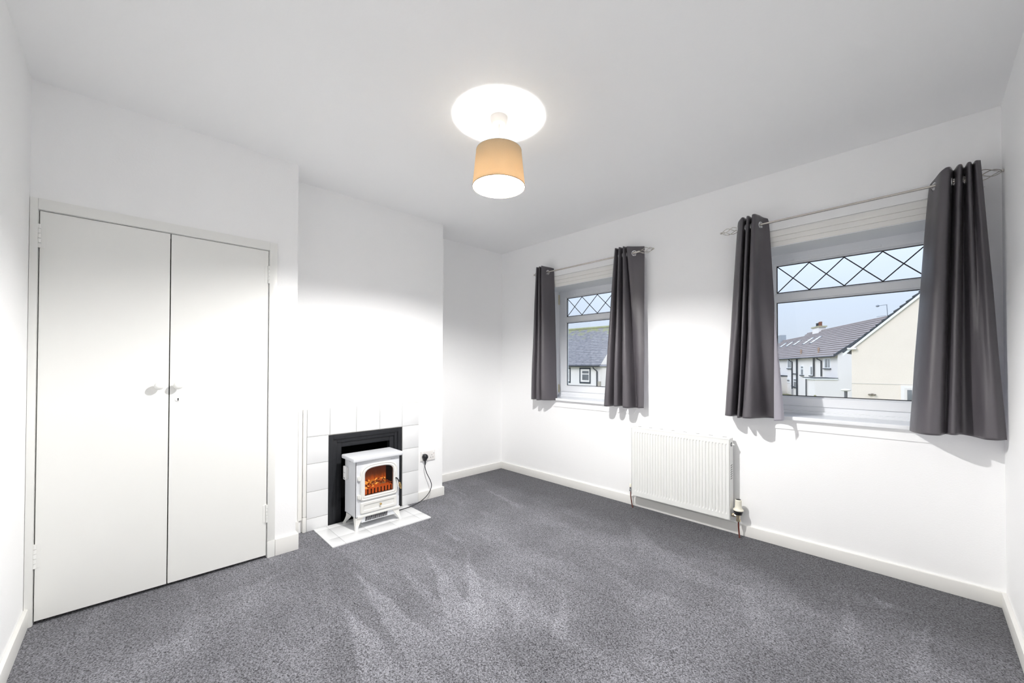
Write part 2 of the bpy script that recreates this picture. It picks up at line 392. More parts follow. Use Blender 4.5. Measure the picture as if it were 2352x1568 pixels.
# ================================================================== windows
GY = 0.262
def window(idx, x0, x1):
    t = thing('window_%d' % idx, 'white framed window with a diamond-leaded top light, %s' % ('smaller in view, over the far corner' if idx == 1 else 'the large one near the right side wall'), None, (x0, 0.25, SILL), kind='structure')
    fy0, fy1 = 0.246, 0.30
    gx0, gx1 = x0+0.102, x1-0.104
    zt, ztb, zmt, zb, z0, z1 = 1.918, 1.722, 1.652, 0.985, SILL+0.02, HEAD
    def ring(bm, xa, xb, za, zb_, w_, ya, yb, c=0.0):
        o = [(xa, yb, za), (xb, yb, za), (xb, yb, zb_), (xa, yb, zb_)]
        i = [(xa+w_, yb, za+w_), (xb-w_, yb, za+w_), (xb-w_, yb, zb_-w_), (xa+w_, yb, zb_-w_)]
        ringprism(bm, o, i, (0, ya-yb, 0))
    bm = B()                                    # outer frame
    ring(bm, x0, x1, z0, z1, 0.034, fy0, fy1)
    obj('outer_frame', bm, UPVC, t)
    bm = B()                                    # sash with sloped glazing bead
    o = [(x0+0.034, fy1, z0+0.034), (x1-0.034, fy1, z0+0.034), (x1-0.034, fy1, z1-0.034), (x0+0.034, fy1, z1-0.034)]
    def frame_open(ya, depth, g, xa, xb, za, zb_, zc, zd):
        # solid bars round two glazed holes
        box(bm, xa, g[0], ya, depth, za, zb_); box(bm, g[1], xb, ya, depth, za, zb_)
        box(bm, g[0], g[1], ya, depth, za, zc[0]); box(bm, g[0], g[1], ya, depth, zc[1], zd[0]); box(bm, g[0], g[1], ya, depth, zd[1], zb_)
    frame_open(fy0-0.008, fy1-0.004, (gx0-0.012, gx1+0.012), x0+0.036, x1-0.036, z0+0.036, z1-0.036, (zb-0.012, zmt+0.012), (ztb-0.012, zt+0.012))
    obj('sash_frame', bm, UPVC, t)
    for nm, za, zc in (('pane', zb, zmt), ('pane', ztb, zt)):
        bm = B()                                # bead
        w2 = 0.014
        o = [(gx0-w2, GY+0.02, za-w2), (gx1+w2, GY+0.02, za-w2), (gx1+w2, GY+0.02, zc+w2), (gx0-w2, GY+0.02, zc+w2)]
        i = [(gx0, GY+0.02, za), (gx1, GY+0.02, za), (gx1, GY+0.02, zc), (gx0, GY+0.02, zc)]
        n = len(o)
        of = [bm.verts.new((p[0], fy0-0.008, p[2])) for p in o]; inn = [bm.verts.new((p[0], GY-0.004, p[2])) for p in i]; ib = [bm.verts.new(p) for p in i]
        for k in range(4):
            j = (k+1) % 4
            bm.faces.new((of[k], of[j], inn[j], inn[k])); bm.faces.new((inn[k], inn[j], ib[j], ib[k]))
        obj('glazing_bead', bm, UPVC, t)
        bm = B()
        ww = 0.004
        ringprism(bm, [(gx0-0.001, GY, za-0.001), (gx1+0.001, GY, za-0.001), (gx1+0.001, GY, zc+0.001), (gx0-0.001, GY, zc+0.001)],
                  [(gx0+ww, GY, za+ww), (gx1-ww, GY, za+ww), (gx1-ww, GY, zc-ww), (gx0+ww, GY, zc-ww)], (0, -0.006, 0))
        obj('glazing_seal', bm, SEAL, t)
        p = bx('pane', GLASS, t, gx0, gx1, GY+0.001, GY+0.005, za, zc)
        if za > 1.6:                            # lead diamonds, strip by strip
            nx = 4; pitch = (gx1-gx0-0.008)/nx; xa = gx0+0.004; lw = 0.0032
            for k in range(nx):
                for s in (0, 1):
                    A = Vector((xa+k*pitch, GY-0.001, (zc-0.004) if s == 0 else (za+0.004)))
                    Z = Vector((xa+(k+1)*pitch, GY-0.001, (za+0.004) if s == 0 else (zc-0.004)))
                    d = (Z-A).normalized(); nn = Vector((-d.z, 0, d.x))*lw
                    bm = B(); prism(bm, [A-nn, Z-nn, Z+nn, A+nn], (0, -0.0018-0.0004*s, 0))
                    obj('lead_strip', bm, LEAD, p)
    # trickle vent: slotted strip on the head
    vx = [x0+0.17, x0+0.66]
    bm = B(); box(bm, vx[0], vx[1], fy0-0.011, fy0-0.006, 1.938, 1.956, bev=0.001)
    for k in range(2): box(bm, vx[0]+(vx[1]-vx[0]-0.045)*k, vx[0]+0.045+(vx[1]-vx[0]-0.045)*k, fy0-0.019, fy0-0.011, 1.94, 1.953, bev=0.001)
    for k in range(14): xx = vx[0]+0.06+k*0.027; box(bm, xx, xx+0.018, fy0-0.014, fy0-0.011, 1.943, 1.951)
    obj('trickle_vent', bm, UPVC, t)
    # hinges in the jamb corner
    if idx == 1:
        for za, zc in ((1.86, 1.965), (0.905, 0.99)):
            bm = B(); tube(bm, [(x0+0.008, fy0-0.012, za), (x0+0.008, fy0-0.012, zc)], 0.0065, 10)
            obj('hinge', bm, BRASSH, t, smooth=40, label='pale gold hinge barrel')
    # plastered reveals and sill board
    bm = B(); e_ = 0.004
    box(bm, x0, x0+e_, -0.001, fy0, SILL, HEAD); box(bm, x1-e_, x1, -0.001, fy0, SILL, HEAD); box(bm, x0, x1, -0.001, fy0, HEAD-e_, HEAD)
    obj('reveal_lining', bm, UPVC, t)
    bm = B(); box(bm, x0-0.0, x1+0.0, -0.034, 0.25, SILL-0.02, SILL+0.004, bev=0.004, seg=3); box(bm, x0, x1, 0.225, 0.247, SILL+0.003, SILL+0.022)
    obj('window_sill', bm, UPVC, t, smooth=30)
    return t
window(1, *WIN[0]); window(2, *WIN[1])

# ================================================================== curtain rods
def cage(bm, c, d, ln=0.115):
    """twisted wire cage finial along d starting at c"""
    d = Vector(d).normalized(); U = Vector((0, 0, 1)); V = d.cross(U)
    for k in range(4):
        pts = []
        for i in range(17):
            t = i/16; a = k*math.pi/2 + t*math.pi*0.95 + 0.5
            r = 0.004 + 0.021*math.sin(math.pi*t)**0.85
            pts.append(Vector(c) + d*(t*ln) + (U*math.cos(a)+V*math.sin(a))*r)
        tube(bm, pts, 0.0022, 6)
    ball(bm, Vector(c)+d*(ln+0.005), 0.0075)
def rod(x0, x1, label, brk):
    y, z = -0.08, 2.146
    t = thing('curtain_rod', label, 'curtain rod', (0.5*(x0+x1), y, z))
    bm = B(); tube(bm, [(x0, y, z), (0.5*(x0+x1), y, z), (x1, y, z)], 0.0068, 14)
    obj('rod', bm, STEEL, t, smooth=40)
    for c, d in (((x0, y, z), (-1, 0, 0)), ((x1, y, z), (1, 0, 0))):
        bm = B(); lathe(bm, [(0.0105, -0.022), (0.0105, 0.002), (0.006, 0.008)], c, d, 16); cage(bm, Vector(c)+Vector(d)*0.004, d)
        obj('finial', bm, STEEL, t, smooth=40, label='twisted wire cage finial')
    for bxx in brk:
        bm = B(); tube(bm, [(bxx, -0.011, z-0.012), (bxx, -0.05, z-0.014), (bxx, -0.08, z-0.010)], 0.0045, 8)
        lathe(bm, [(0.016, 0), (0.016, 0.004), (0.006, 0.008)], (bxx, -0.0105, z-0.012), (0, -1, 0), 16)
        obj('bracket', bm, STEEL, t, smooth=40)
rod(0.715, 1.785, 'thin steel curtain rod over the far window, with wire cage ends', (0.735, 1.715))
rod(2.545, 3.572, 'thin steel curtain rod over the big near window, with wire cage ends', (2.63, 3.53))

# ================================================================== curtains
def curtain(label, top, bot, ring_idx, hem_drop=0.0, bulge=0.0, seed=0, z0=0.846, z1=2.207, tz=None, pw=0.85, mid=None, fold=None):
    nx, nz_ = 190, 120
    bot = [(x, min(-0.014, -0.090+(y+0.090)*1.5)) for x, y in bot]
    top = [(x, min(-0.014, -0.084+(y+0.084)*1.12)) for x, y in top]
    A = catmull([(x, y, 0) for x, y in top], nx); Bt = catmull([(x, y, 0) for x, y in bot], nx)
    Mi = catmull([(x, min(-0.014, -0.087+(y+0.087)*1.3), 0) for x, y in mid], nx) if mid else None
    cx = sum(p.x for p in A)/nx
    t = thing('curtain', label, 'curtain', (cx, -0.08, z0), 'charcoal satin eyelet curtains')
    bm = B(); grid = []
    # eyelet centres: where the cloth path crosses the rod line
    rc = []
    yr, zr = -0.08, 2.142
    for i in range(nx-1):
        if (A[i].y-yr)*(A[i+1].y-yr) < 0: rc.append(i)
    for j in range(nz_+1):
        v = j/nz_; s = v**pw
        row = []
        for i in range(nx):
            u_ = i/(nx-1)
            if Mi:
                if s < 0.5: a, b_, k = A[i], Mi[i], s*2
                else: a, b_, k = Mi[i], Bt[i], (s-0.5)*2
                p = a.lerp(b_, k)
            else: p = A[i].lerp(Bt[i], s)
            n = noise.noise(Vector((u_*5+seed, v*3.3, seed)))*0.006*v + noise.noise(Vector((u_*14+seed, v*7, 3.1+seed)))*0.002*v
            zz = z1 + (z0-z1)*v
            if tz: zz += tz(u_)*(1-v)**6
            zz += hem_drop*math.sin(u_*9+seed)*v**8
            row.append(bm.verts.new((p.x+n*0.5, p.y+n, zz)))
        grid.append(row)
    for j in range(nz_):
        for i in range(nx-1):
            ps = (grid[j][i], grid[j][i+1], grid[j+1][i+1], grid[j+1][i])
            c = (ps[0].co+ps[2].co)/2
            skip = False
            for r_ in rc:
                q_ = Vector((A[r_].x, A[r_].y, zr))
                if (c-q_).length < 0.0195 and abs(i-r_) < 22: skip = True
            if not skip: bm.faces.new(ps[::-1])
    for v in [v for v in bm.verts if not v.link_faces]: bm.verts.remove(v)
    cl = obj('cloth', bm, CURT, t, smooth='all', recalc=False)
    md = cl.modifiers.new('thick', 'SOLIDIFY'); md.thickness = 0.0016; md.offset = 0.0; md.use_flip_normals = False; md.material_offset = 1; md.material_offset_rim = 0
    for r_ in rc:
        tn = (A[min(r_+3, nx-1)]-A[max(r_-3, 0)]).normalized(); nrm = Vector((tn.y, -tn.x, 0))
        bm = B(); torus(bm, (A[r_].x, A[r_].y, zr), nrm, 0.0205, 0.0042)
        obj('eyelet', bm, CHROME, t, smooth='all', label='shiny metal eyelet ring')
    return t

# cloth runs are listed left to right as (x, y) of the pleat ridges and valleys
curtain('charcoal curtain left of the far window, nearest the room corner',
        [(0.655, -0.045), (0.662, -0.118), (0.678, -0.118), (0.684, -0.050), (0.692, -0.050), (0.700, -0.120), (0.714, -0.120), (0.718, -0.052), (0.726, -0.050), (0.738, -0.124), (0.752, -0.128), (0.775, -0.090), (0.798, -0.052), (0.812, -0.030)],
        [(0.600, -0.050), (0.612, -0.125), (0.640, -0.120), (0.655, -0.055), (0.668, -0.050), (0.684, -0.125), (0.722, -0.128), (0.735, -0.060), (0.746, -0.055), (0.760, -0.128), (0.790, -0.135), (0.822, -0.105), (0.842, -0.060), (0.850, -0.018)],
        None, hem_drop=0.003, seed=1.3, tz=lambda u: -0.020*max(0, u-0.75)/0.25)
curtain('charcoal curtain right of the far window, flat outer panel showing an eyelet',
        [(1.575, -0.050), (1.582, -0.118), (1.596, -0.120), (1.606, -0.052), (1.612, -0.052), (1.620, -0.120), (1.634, -0.122), (1.644, -0.054), (1.650, -0.054), (1.658, -0.118), (1.668, -0.118), (1.676, -0.062), (1.688, -0.112), (1.735, -0.083), (1.775, -0.062), (1.812, -0.045)],
        [(1.470, -0.040), (1.482, -0.120), (1.530, -0.124), (1.545, -0.058), (1.556, -0.056), (1.580, -0.128), (1.620, -0.132), (1.636, -0.070), (1.650, -0.066), (1.672, -0.134), (1.722, -0.138), (1.742, -0.076), (1.756, -0.070), (1.776, -0.092), (1.800, -0.098), (1.830, -0.090)],
        None, hem_drop=0.004, seed=4.1, tz=lambda u: -0.012*max(0, u-0.7)/0.3)
curtain('charcoal curtain left of the big near window, window-lit back, painted pale, showing at its hem',
        [(2.540, -0.030), (2.530, -0.078), (2.556, -0.118), (2.578, -0.124), (2.584, -0.066), (2.590, -0.064), (2.598, -0.124), (2.612, -0.126), (2.616, -0.070), (2.622, -0.068), (2.632, -0.130), (2.650, -0.134), (2.664, -0.092), (2.678, -0.058), (2.698, -0.043), (2.701, -0.041), (2.704, -0.039)],
        [(2.452, -0.060), (2.462, -0.120), (2.505, -0.128), (2.520, -0.066), (2.528, -0.062), (2.538, -0.126), (2.556, -0.130), (2.562, -0.098), (2.572, -0.098), (2.584, -0.150), (2.630, -0.156), (2.668, -0.115), (2.705, -0.075), (2.770, -0.070), (2.797, -0.088), (2.790, -0.112), (2.756, -0.134)],
        None, hem_drop=0.004, seed=7.7, tz=lambda u: -0.030*max(0, 0.16-u)/0.16 - 0.034*max(0, u-0.75)/0.25,
        mid=[(2.500, -0.040), (2.498, -0.095), (2.530, -0.124), (2.550, -0.128), (2.556, -0.062), (2.563, -0.060), (2.572, -0.126), (2.590, -0.130), (2.597, -0.085), (2.603, -0.085), (2.612, -0.138), (2.640, -0.146), (2.668, -0.110), (2.705, -0.085), (2.732, -0.062), (2.735, -0.060), (2.737, -0.058)])
curtain('wide charcoal curtain flaring to the side wall, right of the big window',
        [(3.448, -0.020), (3.452, -0.046), (3.470, -0.080), (3.492, -0.126), (3.520, -0.134), (3.532, -0.080), (3.538, -0.078), (3.548, -0.130), (3.560, -0.130), (3.568, -0.084), (3.574, -0.082), (3.580, -0.132), (3.590, -0.132), (3.596, -0.100), (3.600, -0.104), (3.606, -0.134), (3.622, -0.124)],
        [(3.372, -0.030), (3.368, -0.060), (3.392, -0.115), (3.430, -0.150), (3.474, -0.148), (3.492, -0.120), (3.500, -0.118), (3.516, -0.140), (3.532, -0.134), (3.546, -0.096), (3.566, -0.086), (3.590, -0.094), (3.608, -0.108), (3.624, -0.130), (3.640, -0.138), (3.664, -0.140), (3.692, -0.120)],
        None, hem_drop=0.005, seed=9.9, tz=lambda u: -0.055*max(0, 0.22-u)/0.22, pw=0.95)

# ================================================================== pendant lamp
LX, LY = 1.875, -1.739
def shade_mats():
    out = []
    for nm, dc, tcx, f in (('beige_linen_shade', (0.60, 0.46, 0.30), (0.80, 0.62, 0.42), 0.085), ('cream_shade_lining', (0.80, 0.77, 0.70), (0.80, 0.70, 0.55), 0.06)):
        m = bpy.data.materials.new(nm); m.use_nodes = True; t = m.node_tree; t.nodes.clear(); N = t.nodes.new
        o = N('ShaderNodeOutputMaterial'); d = N('ShaderNodeBsdfDiffuse'); tr = N('ShaderNodeBsdfTranslucent'); mx = N('ShaderNodeMixShader')
        g = N('ShaderNodeNewGeometry'); n = N('ShaderNodeTexNoise'); n.inputs['Scale'].default_value = 320; n.inputs['Detail'].default_value = 2
        mp = N('ShaderNodeMapping'); mp.inputs['Scale'].default_value = (1, 1, 1.6); t.links.new(g.outputs['Position'], mp.inputs[0]); t.links.new(mp.outputs[0], n.inputs['Vector'])
        c = N('ShaderNodeMix'); c.data_type = 'RGBA'; c.inputs[6].default_value = (*[x*0.86 for x in dc], 1); c.inputs[7].default_value = (*dc, 1)
        t.links.new(n.outputs['Fac'], c.inputs[0]); t.links.new(c.outputs[2], d.inputs[0]); tr.inputs[0].default_value = (*tcx, 1)
        mx.inputs[0].default_value = f
        t.links.new(d.outputs[0], mx.inputs[1]); t.links.new(tr.outputs[0], mx.inputs[2]); t.links.new(mx.outputs[0], o.inputs[0]); out.append(m)
    return out
SHM = shade_mats()
lamp = thing('pendant_lamp', 'beige drum-shaped pendant lamp hanging lit from the ceiling', 'lamp', (LX, LY, H_))
bm = B(); lathe(bm, [(0.044, 0), (0.044, -0.014), (0.040, -0.030), (0.034, -0.036), (0.007, -0.038), (0.0, -0.038)], (LX, LY, H_), seg=40)
obj('ceiling_rose', bm, PINKW, lamp, smooth=40)
bm = B(); tube(bm, [(LX, LY, H_-0.036), (LX+0.0015, LY, 2.40), (LX, LY, 2.255)], 0.0032, 8)
obj('cord', bm, PINKW, lamp, smooth=40)
sz0, sz1, sr0, sr1 = 2.132, 2.322, 0.138, 0.119
bm = B(); lathe(bm, [(sr0, sz0), (sr1, sz1)], (LX, LY, 0), seg=72, capa=False, capb=False)
shade = obj('lamp_shade', bm, SHM[0], lamp, smooth='all')
bm = B(); lathe(bm, [(sr0-0.0025, sz0), (sr1-0.0025, sz1)], (LX, LY, 0), seg=72, capa=False, capb=False)
obj('shade_lining', bm, SHM[1], shade, smooth='all', label='cream inner lining of the shade')
bm = B(); torus(bm, (LX, LY, sz0), (0, 0, 1), sr0-0.001, 0.0024, 72, 8); 
obj('shade_rim', bm, mat('brown_rim', (0.35, 0.24, 0.14), 0.6), shade, smooth='all')
bm = B(); torus(bm, (LX, LY, sz1), (0, 0, 1), sr1-0.001, 0.0020, 72, 8)
obj('shade_rim', bm, mat('grey_rim', (0.5, 0.47, 0.42), 0.6), shade, smooth='all')
bm = B(); torus(bm, (LX, LY, 2.262), (0, 0, 1), 0.019, 0.0022, 24, 6)
for k in range(3):
    a = k*2.094+0.4; tube(bm, [(LX+0.019*math.cos(a), LY+0.019*math.sin(a), 2.262), (LX+0.07*math.cos(a), LY+0.07*math.sin(a), 2.285), (LX+(sr1-0.002)*math.cos(a), LY+(sr1-0.002)*math.sin(a), sz1)], 0.0014, 6)
obj('shade_carrier', bm, WHTPL, lamp, smooth=40)
bm = B(); lathe(bm, [(0.006, 2.300), (0.016, 2.296), (0.018, 2.262), (0.0205, 2.258), (0.0205, 2.250), (0.017, 2.246), (0.017, 2.236), (0, 2.236)], (LX, LY, 0), seg=24)
obj('lamp_holder', bm, WHTPL, lamp, smooth=40)
bm = B(); lathe(bm, [(0.0, 2.160), (0.012, 2.162), (0.021, 2.168), (0.027, 2.178), (0.0285, 2.188), (0.0285, 2.194)], (LX, LY, 0), seg=24, capa=False, capb=False)
bm_mat = bpy.data.materials.new('lit_bulb'); bm_mat.use_nodes = True; tb = bm_mat.node_tree; tb.nodes.clear()
ob_ = tb.nodes.new('ShaderNodeOutputMaterial'); em = tb.nodes.new('ShaderNodeEmission'); em.inputs[0].default_value = (1.0, 0.985, 0.965, 1); em.inputs[1].default_value = BULB
tb.links.new(em.outputs[0], ob_.inputs[0])
obj('bulb', bm, bm_mat, lamp, smooth='all', label='lit opal light bulb')
bm = B(); lathe(bm, [(0.0286, 2.194), (0.026, 2.206), (0.020, 2.222), (0.0145, 2.237), (0.0, 2.238)], (LX, LY, 0), seg=24)
obj('bulb_neck', bm, WHTPL, lamp, smooth='all')

# ================================================================== built-in cupboard
cup = thing('built_in_cupboard', 'tall white built-in cupboard with two flush doors beside the fireplace', 'cupboard', (CX, -2.97, 0))
bm = B()
box(bm, CX, CX+0.014, -D_+0.001, DY0-0.001, 0, 1.956, bev=0.002)
obj('door_frame', bm, GLOSS, cup, smooth=30)
bm = B(); box(bm, CX, CX+0.014, DY1+0.001, -2.468, 0.103, 1.956, bev=0.002); box(bm, CX, CX+0.016, DY1+0.001, -2.468, 0, 0.1025, bev=0.002)
obj('door_frame', bm, GLOSS, cup, smooth=30)
bm = B(); box(bm, CX, CX+0.014, DY0-0.001, DY1+0.001, DZ+0.001, 1.956, bev=0.002)
obj('door_frame', bm, GLOSS, cup, smooth=30)
bm = B(); box(bm, 0.10, 0.11, DY0, DY1, 0, DZ); box(bm, 0.11, 0.50, DY0-0.01, DY0, 0, DZ); box(bm, 0.11, 0.50, DY1, DY1+0.01, 0, DZ); box(bm, 0.11, 0.5, DY0, DY1, DZ, DZ+0.01)
obj('cupboard_interior', bm, VOID, cup)  # inside painted black to stand for the dark behind the door gaps
MIDY = -2.975
for k, (ya, yb) in enumerate(((DY0+0.0035, MIDY-0.0022), (MIDY+0.0022, DY1-0.0035))):
    bm = B(); box(bm, CX-0.035, CX+0.004, ya, yb, 0.017, DZ-0.004, bev=0.0015)
    d = obj('door', bm, GLOSS, cup, label='left door' if k == 0 else 'right door with keyhole')
    ky = -3.017 if k == 0 else -2.940
    bm = B(); lathe(bm, [(0.009, 0), (0.009, 0.010), (0.013, 0.017), (0.0195, 0.024), (0.0205, 0.031), (0.0165, 0.038), (0.008, 0.0415), (0, 0.042)], (CX+0.0035, ky+0.0, 1.080), (1, 0, 0), 28)
    obj('knob', bm, GLOSS, d, smooth='all', label='round white knob')
    hy = ya-0.001 if k == 0 else yb+0.001
    for hz in ((1.73, 0.26) if k == 0 else (1.70, 0.22)):
        bm = B()
        for s in range(5):
            lathe(bm, [(0.0065, s*0.022), (0.0065, s*0.022+0.0205)], (CX+0.007, hy, hz), (0, 0, 1), 12)
        box(bm, CX+0.0035, CX+0.0058, hy-0.02, hy+0.02, hz, hz+0.108)
        obj('hinge', bm, GLOSS, d, smooth=40, label='painted-over butt hinge')
    if k == 1:
        bm = B(); lathe(bm, [(0.014, 0), (0.014, 0.001), (0.012, 0.002), (0, 0.002)], (CX+0.004, -2.938, 1.003), (1, 0, 0), 24)
        kp = obj('keyhole_plate', bm, WHTPL, d, smooth=40)
        bm = B(); lathe(bm, [(0.0032, 0), (0.0032, 0.0006)], (CX+0.006, -2.938, 1.007), (1, 0, 0), 14)
        prism(bm, [(CX+0.006, -2.9392, 1.007), (CX+0.006, -2.9368, 1.007), (CX+0.006, -2.9355, 0.997), (CX+0.006, -2.9405, 0.997)], (0.0006, 0, 0))
        obj('keyhole', bm, DARK, d)

# ================================================================== fireplace surround
fp = thing('fireplace_surround', 'white square-tiled fireplace surround round a black-framed opening', 'fireplace', (BX, -1.765, 0))
TXF = BX+0.022
bm = B(); box(bm, BX+0.0005, BX+0.017, -2.214, OY0, 0, 0.873); box(bm, BX+0.0005, BX+0.017, OY1, -1.309, 0, 0.873); box(bm, BX+0.0005, BX+0.017, OY0, OY1, OZ, 0.873)
obj('tile_bed', bm, GROUT, fp)
bm = B(); box(bm, BX+0.0005, BX+0.024, -2.238, -2.2155, 0.108, 0.8755, bev=0.005, seg=3)
obj('edge_trim', bm, SKIRT, fp, smooth=30, label='rounded white edging strip')
bm = B(); box(bm, BX+0.0005, BX+0.026, -2.240, -2.2155, 0.0, 0.106, bev=0.005, seg=3)
obj('edge_trim', bm, SKIRT, fp, smooth=30)
rnd = random.Random(5)
g = 0.0014
def tile(y0, y1, z0, z1):
    d = rnd.uniform(-0.0006, 0.0008)
    bm = B(); box(bm, BX+0.012, TXF+d, y0+g, y1-g, z0+g, z1-g, bev=0.0016, seg=2)
    # tiny tilt, as hand-set tiles have
    for v in bm.verts:
        if v.co.x > BX+0.018: v.co.x += (v.co.z-z0)*rnd.choice((-1, 1))*0.0
    obj('tile', bm, TILE, fp, smooth=30)
zr_ = [0.0, 0.090, 0.281, 0.481, 0.676, 0.873]
for a, b_ in zip(zr_, zr_[1:]):
    if a < 0.67: tile(-2.214, OY0, a, b_); tile(OY1, -1.309, a, b_)
tile(-2.214, -2.056, 0.676, 0.873)
for a, b_ in ((-2.056, -1.858), (-1.858, -1.666), (-1.666, -1.468), (-1.468, -1.309)): tile(a, b_, 0.676 if b_ < -1.4 else 0.676, 0.873)
# stepped black frame
def uframe(name, y0, y1, zt, w_, xa, xb, bev):
    bm = B()
    box(bm, xa, xb, y0, y0+w_, 0.0, zt-0.0, bev=bev, seg=2); box(bm, xa, xb, y1-w_, y1, 0.0, zt-0.0, bev=bev, seg=2)
    box(bm, xa, xb, y0+w_*0.98, y1-w_*0.98, zt-w_, zt, bev=bev, seg=2)
    return obj(name, bm, BLACKP, fp, smooth=30)
uframe('black_frame', OY0+0.0015, OY1-0.0015, OZ-0.0015, 0.036, BX-0.03, BX+0.016, 0.004)
uframe('black_frame', OY0+0.036, OY1-0.036, OZ-0.036, 0.030, BX-0.04, BX+0.007, 0.005)
uframe('black_frame', OY0+0.064, OY1-0.064, OZ-0.064, 0.040, BX-0.05, BX-0.003, 0.004)
bm = B(); box(bm, 0.002, 0.012, OY0, OY1, 0, OZ); box(bm, 0.012, BX-0.05, OY0+0.001, OY0+0.06, 0, OZ-0.001); box(bm, 0.012, BX-0.05, OY1-0.06, OY1-0.001, 0, OZ-0.001); box(bm, 0.012, BX-0.05, OY0+0.06, OY1-0.06, OZ-0.06, OZ-0.001)
box(bm, 0.012, BX-0.002, OY0+0.061, OY1-0.061, 0.0, 0.004)
obj('firebox', bm, VOID, fp)

# hearth
he = thing('tiled_hearth', 'low hearth of glossy white tiles under the electric stove', 'hearth', (0.55, -1.79, 0))
bm = B(); box(bm, BX+0.026, 0.742, -2.168, -1.428, 0, 0.0045)
obj('hearth_bed', bm, GROUT, he)
ycuts = [-2.170, -2.082, -1.890, -1.702, -1.504, -1.424]; xc = [BX+0.0255, 0.428, 0.614, 0.747]
for i in range(5):
    for j in range(3):
        y0, y1 = ycuts[i], ycuts[i+1]
        if j == 0:
            y0, y1 = max(y0, -2.170), min(y1, -1.424)
        bm = B(); box(bm, xc[j]+0.001, xc[j+1]-0.001, y0+0.001, y1-0.001, 0.0, 0.0085+rnd.uniform(-0.0004, 0.0004), bev=0.0012)
        obj('tile', bm, TILE, he, smooth=30)

# ================================================================== electric stove
SX0, SX1, SY0, SY1, SZ0, SZ1 = 0.412, 0.606, -1.963, -1.622, 0.100, 0.500
GZ = 0.0087
st = thing('electric_stove', 'white electric stove fire with glowing orange coals behind an arched door', 'stove', (0.51, -1.79, GZ))
oy0, oy1, oz0, oz1 = -1.900, -1.672, 0.238, 0.448
bm = B()
box(bm, SX0, SX0+0.004, SY0, SY1, SZ0, SZ1); box(bm, SX0, SX1, SY0, SY0+0.003, SZ0, SZ1); box(bm, SX0, SX1, SY1-0.003, SY1, SZ0, SZ1)
box(bm, SX0, SX1, SY0, SY1, SZ0, SZ0+0.003); box(bm, SX0, SX1, SY0, SY1, SZ1-0.003, SZ1)
box(bm, SX1-0.003, SX1, SY0, oy0, SZ0, SZ1); box(bm, SX1-0.003, SX1, oy1, SY1, SZ0, SZ1); box(bm, SX1-0.003, SX1, oy0, oy1, SZ0, oz0); box(bm, SX1-0.003, SX1, oy0, oy1, oz1, SZ1)
obj('body', bm, ENAMEL, st)
bm = B(); box(bm, SX0-0.006, SX1+0.024, SY0-0.026, SY1+0.020, 0.500, 0.530, bev=0.011, seg=4)
obj('top_plate', bm, ENAMEL, st, smooth=30)
bm = B(); box(bm, SX1-0.002, SX1+0.010, SY0+0.012, SY1+0.002, 0.096, 0.112, bev=0.005, seg=3)
obj('base_moulding', bm, ENAMEL2, st, smooth=30)
# air outlet box below, with slots
gb = bx('outlet_box', ENAMEL, st, 0.44, SX1-0.004, SY0+0.045, SY1-0.030, 0.054, 0.100, bev=0.003)
for k in range(22):
    yy = -1.890+k*0.0078
    bm = B(); prism(bm, [(SX1-0.0039, yy, 0.061), (SX1-0.0039, yy+0.0050, 0.061), (SX1-0.0039, yy+0.0085, 0.093), (SX1-0.0039, yy+0.0035, 0.093)], (0.0012, 0, 0))
    obj('slot', bm, DARK, gb)
# legs
def leg(x, y, dx, dy, wide):
    bm = B(); secs = []
    for k in range(9):
        t_ = k/8; z = SZ0+0.004-t_*(SZ0+0.004-GZ)
        w_ = (wide*(1-t_)**1.5+0.014) if k < 8 else 0.020
        d_ = (0.030*(1-t_)+0.014) if k < 8 else 0.020
        off = 0.0 if t_ < 0.2 else (t_-0.2)**1.6
        secs.append((x+dx*off, y+dy*off, z, w_, d_))
    prev = None
    for cx_, cy_, z, w_, d_ in secs:
        sx = -1 if x > 0.5 else 1; sy = 1 if y < -1.79 else -1
        r_ = [bm.verts.new((cx_+a*sx*d_, cy_+b_*sy*w_, z)) for a, b_ in ((0, 0), (1, 0), (1, 1), (0, 1))]
        if prev:
            for i in range(4): bm.faces.new((prev[i], prev[(i+1) % 4], r_[(i+1) % 4], r_[i]))
        else: bm.faces.new(r_)
        prev = r_
    bm.faces.new(prev)
    obj('leg', bm, ENAMEL2, st, smooth=50)
leg(SX1-0.001, SY0+0.002, 0.020, -0.008, 0.050); leg(SX1-0.001, SY1-0.002, 0.020, 0.022, 0.050)
leg(SX0+0.020, SY0+0.002, -0.070, -0.012, 0.030); leg(SX0+0.020, SY1-0.002, -0.070, 0.012, 0.030)
# arched door
def arch(y0, y1, z0, zs, zc, r0, n=22):
    pts = [(y0+r0, z0), (y1-r0, z0)]
    for a in range(1, 6): pts.append((y1-r0+r0*math.sin(a*math.pi/10), z0+r0-r0*math.cos(a*math.pi/10)))
    pts[1] = (y1-r0, z0)
    cy = (y0+y1)/2; hw = (y1-y0)/2
    for k in range(n+1):
        a = math.pi*k/n; c = math.cos(a); s = math.sin(a)
        pts.append((cy+hw*math.copysign(abs(c)**0.62, c), zs+(zc-zs)*abs(s)**0.85))
    for a in range(1, 6): pts.append((y0+r0-r0*math.cos(a*math.pi/10), z0+r0-r0*math.sin(a*math.pi/10)))
    return pts
def av(p, x): return [(x, a, b_) for a, b_ in p]
dr = B()
xo = SX1
O = arch(-1.932, -1.645, 0.214, 0.405, 0.474, 0.016); I1 = arch(-1.924, -1.653, 0.222, 0.402, 0.467, 0.014)
I2 = arch(-1.908, -1.669, 0.238, 0.398, 0.452, 0.010); I3 = arch(-1.900, -1.677, 0.245, 0.396, 0.446, 0.006)
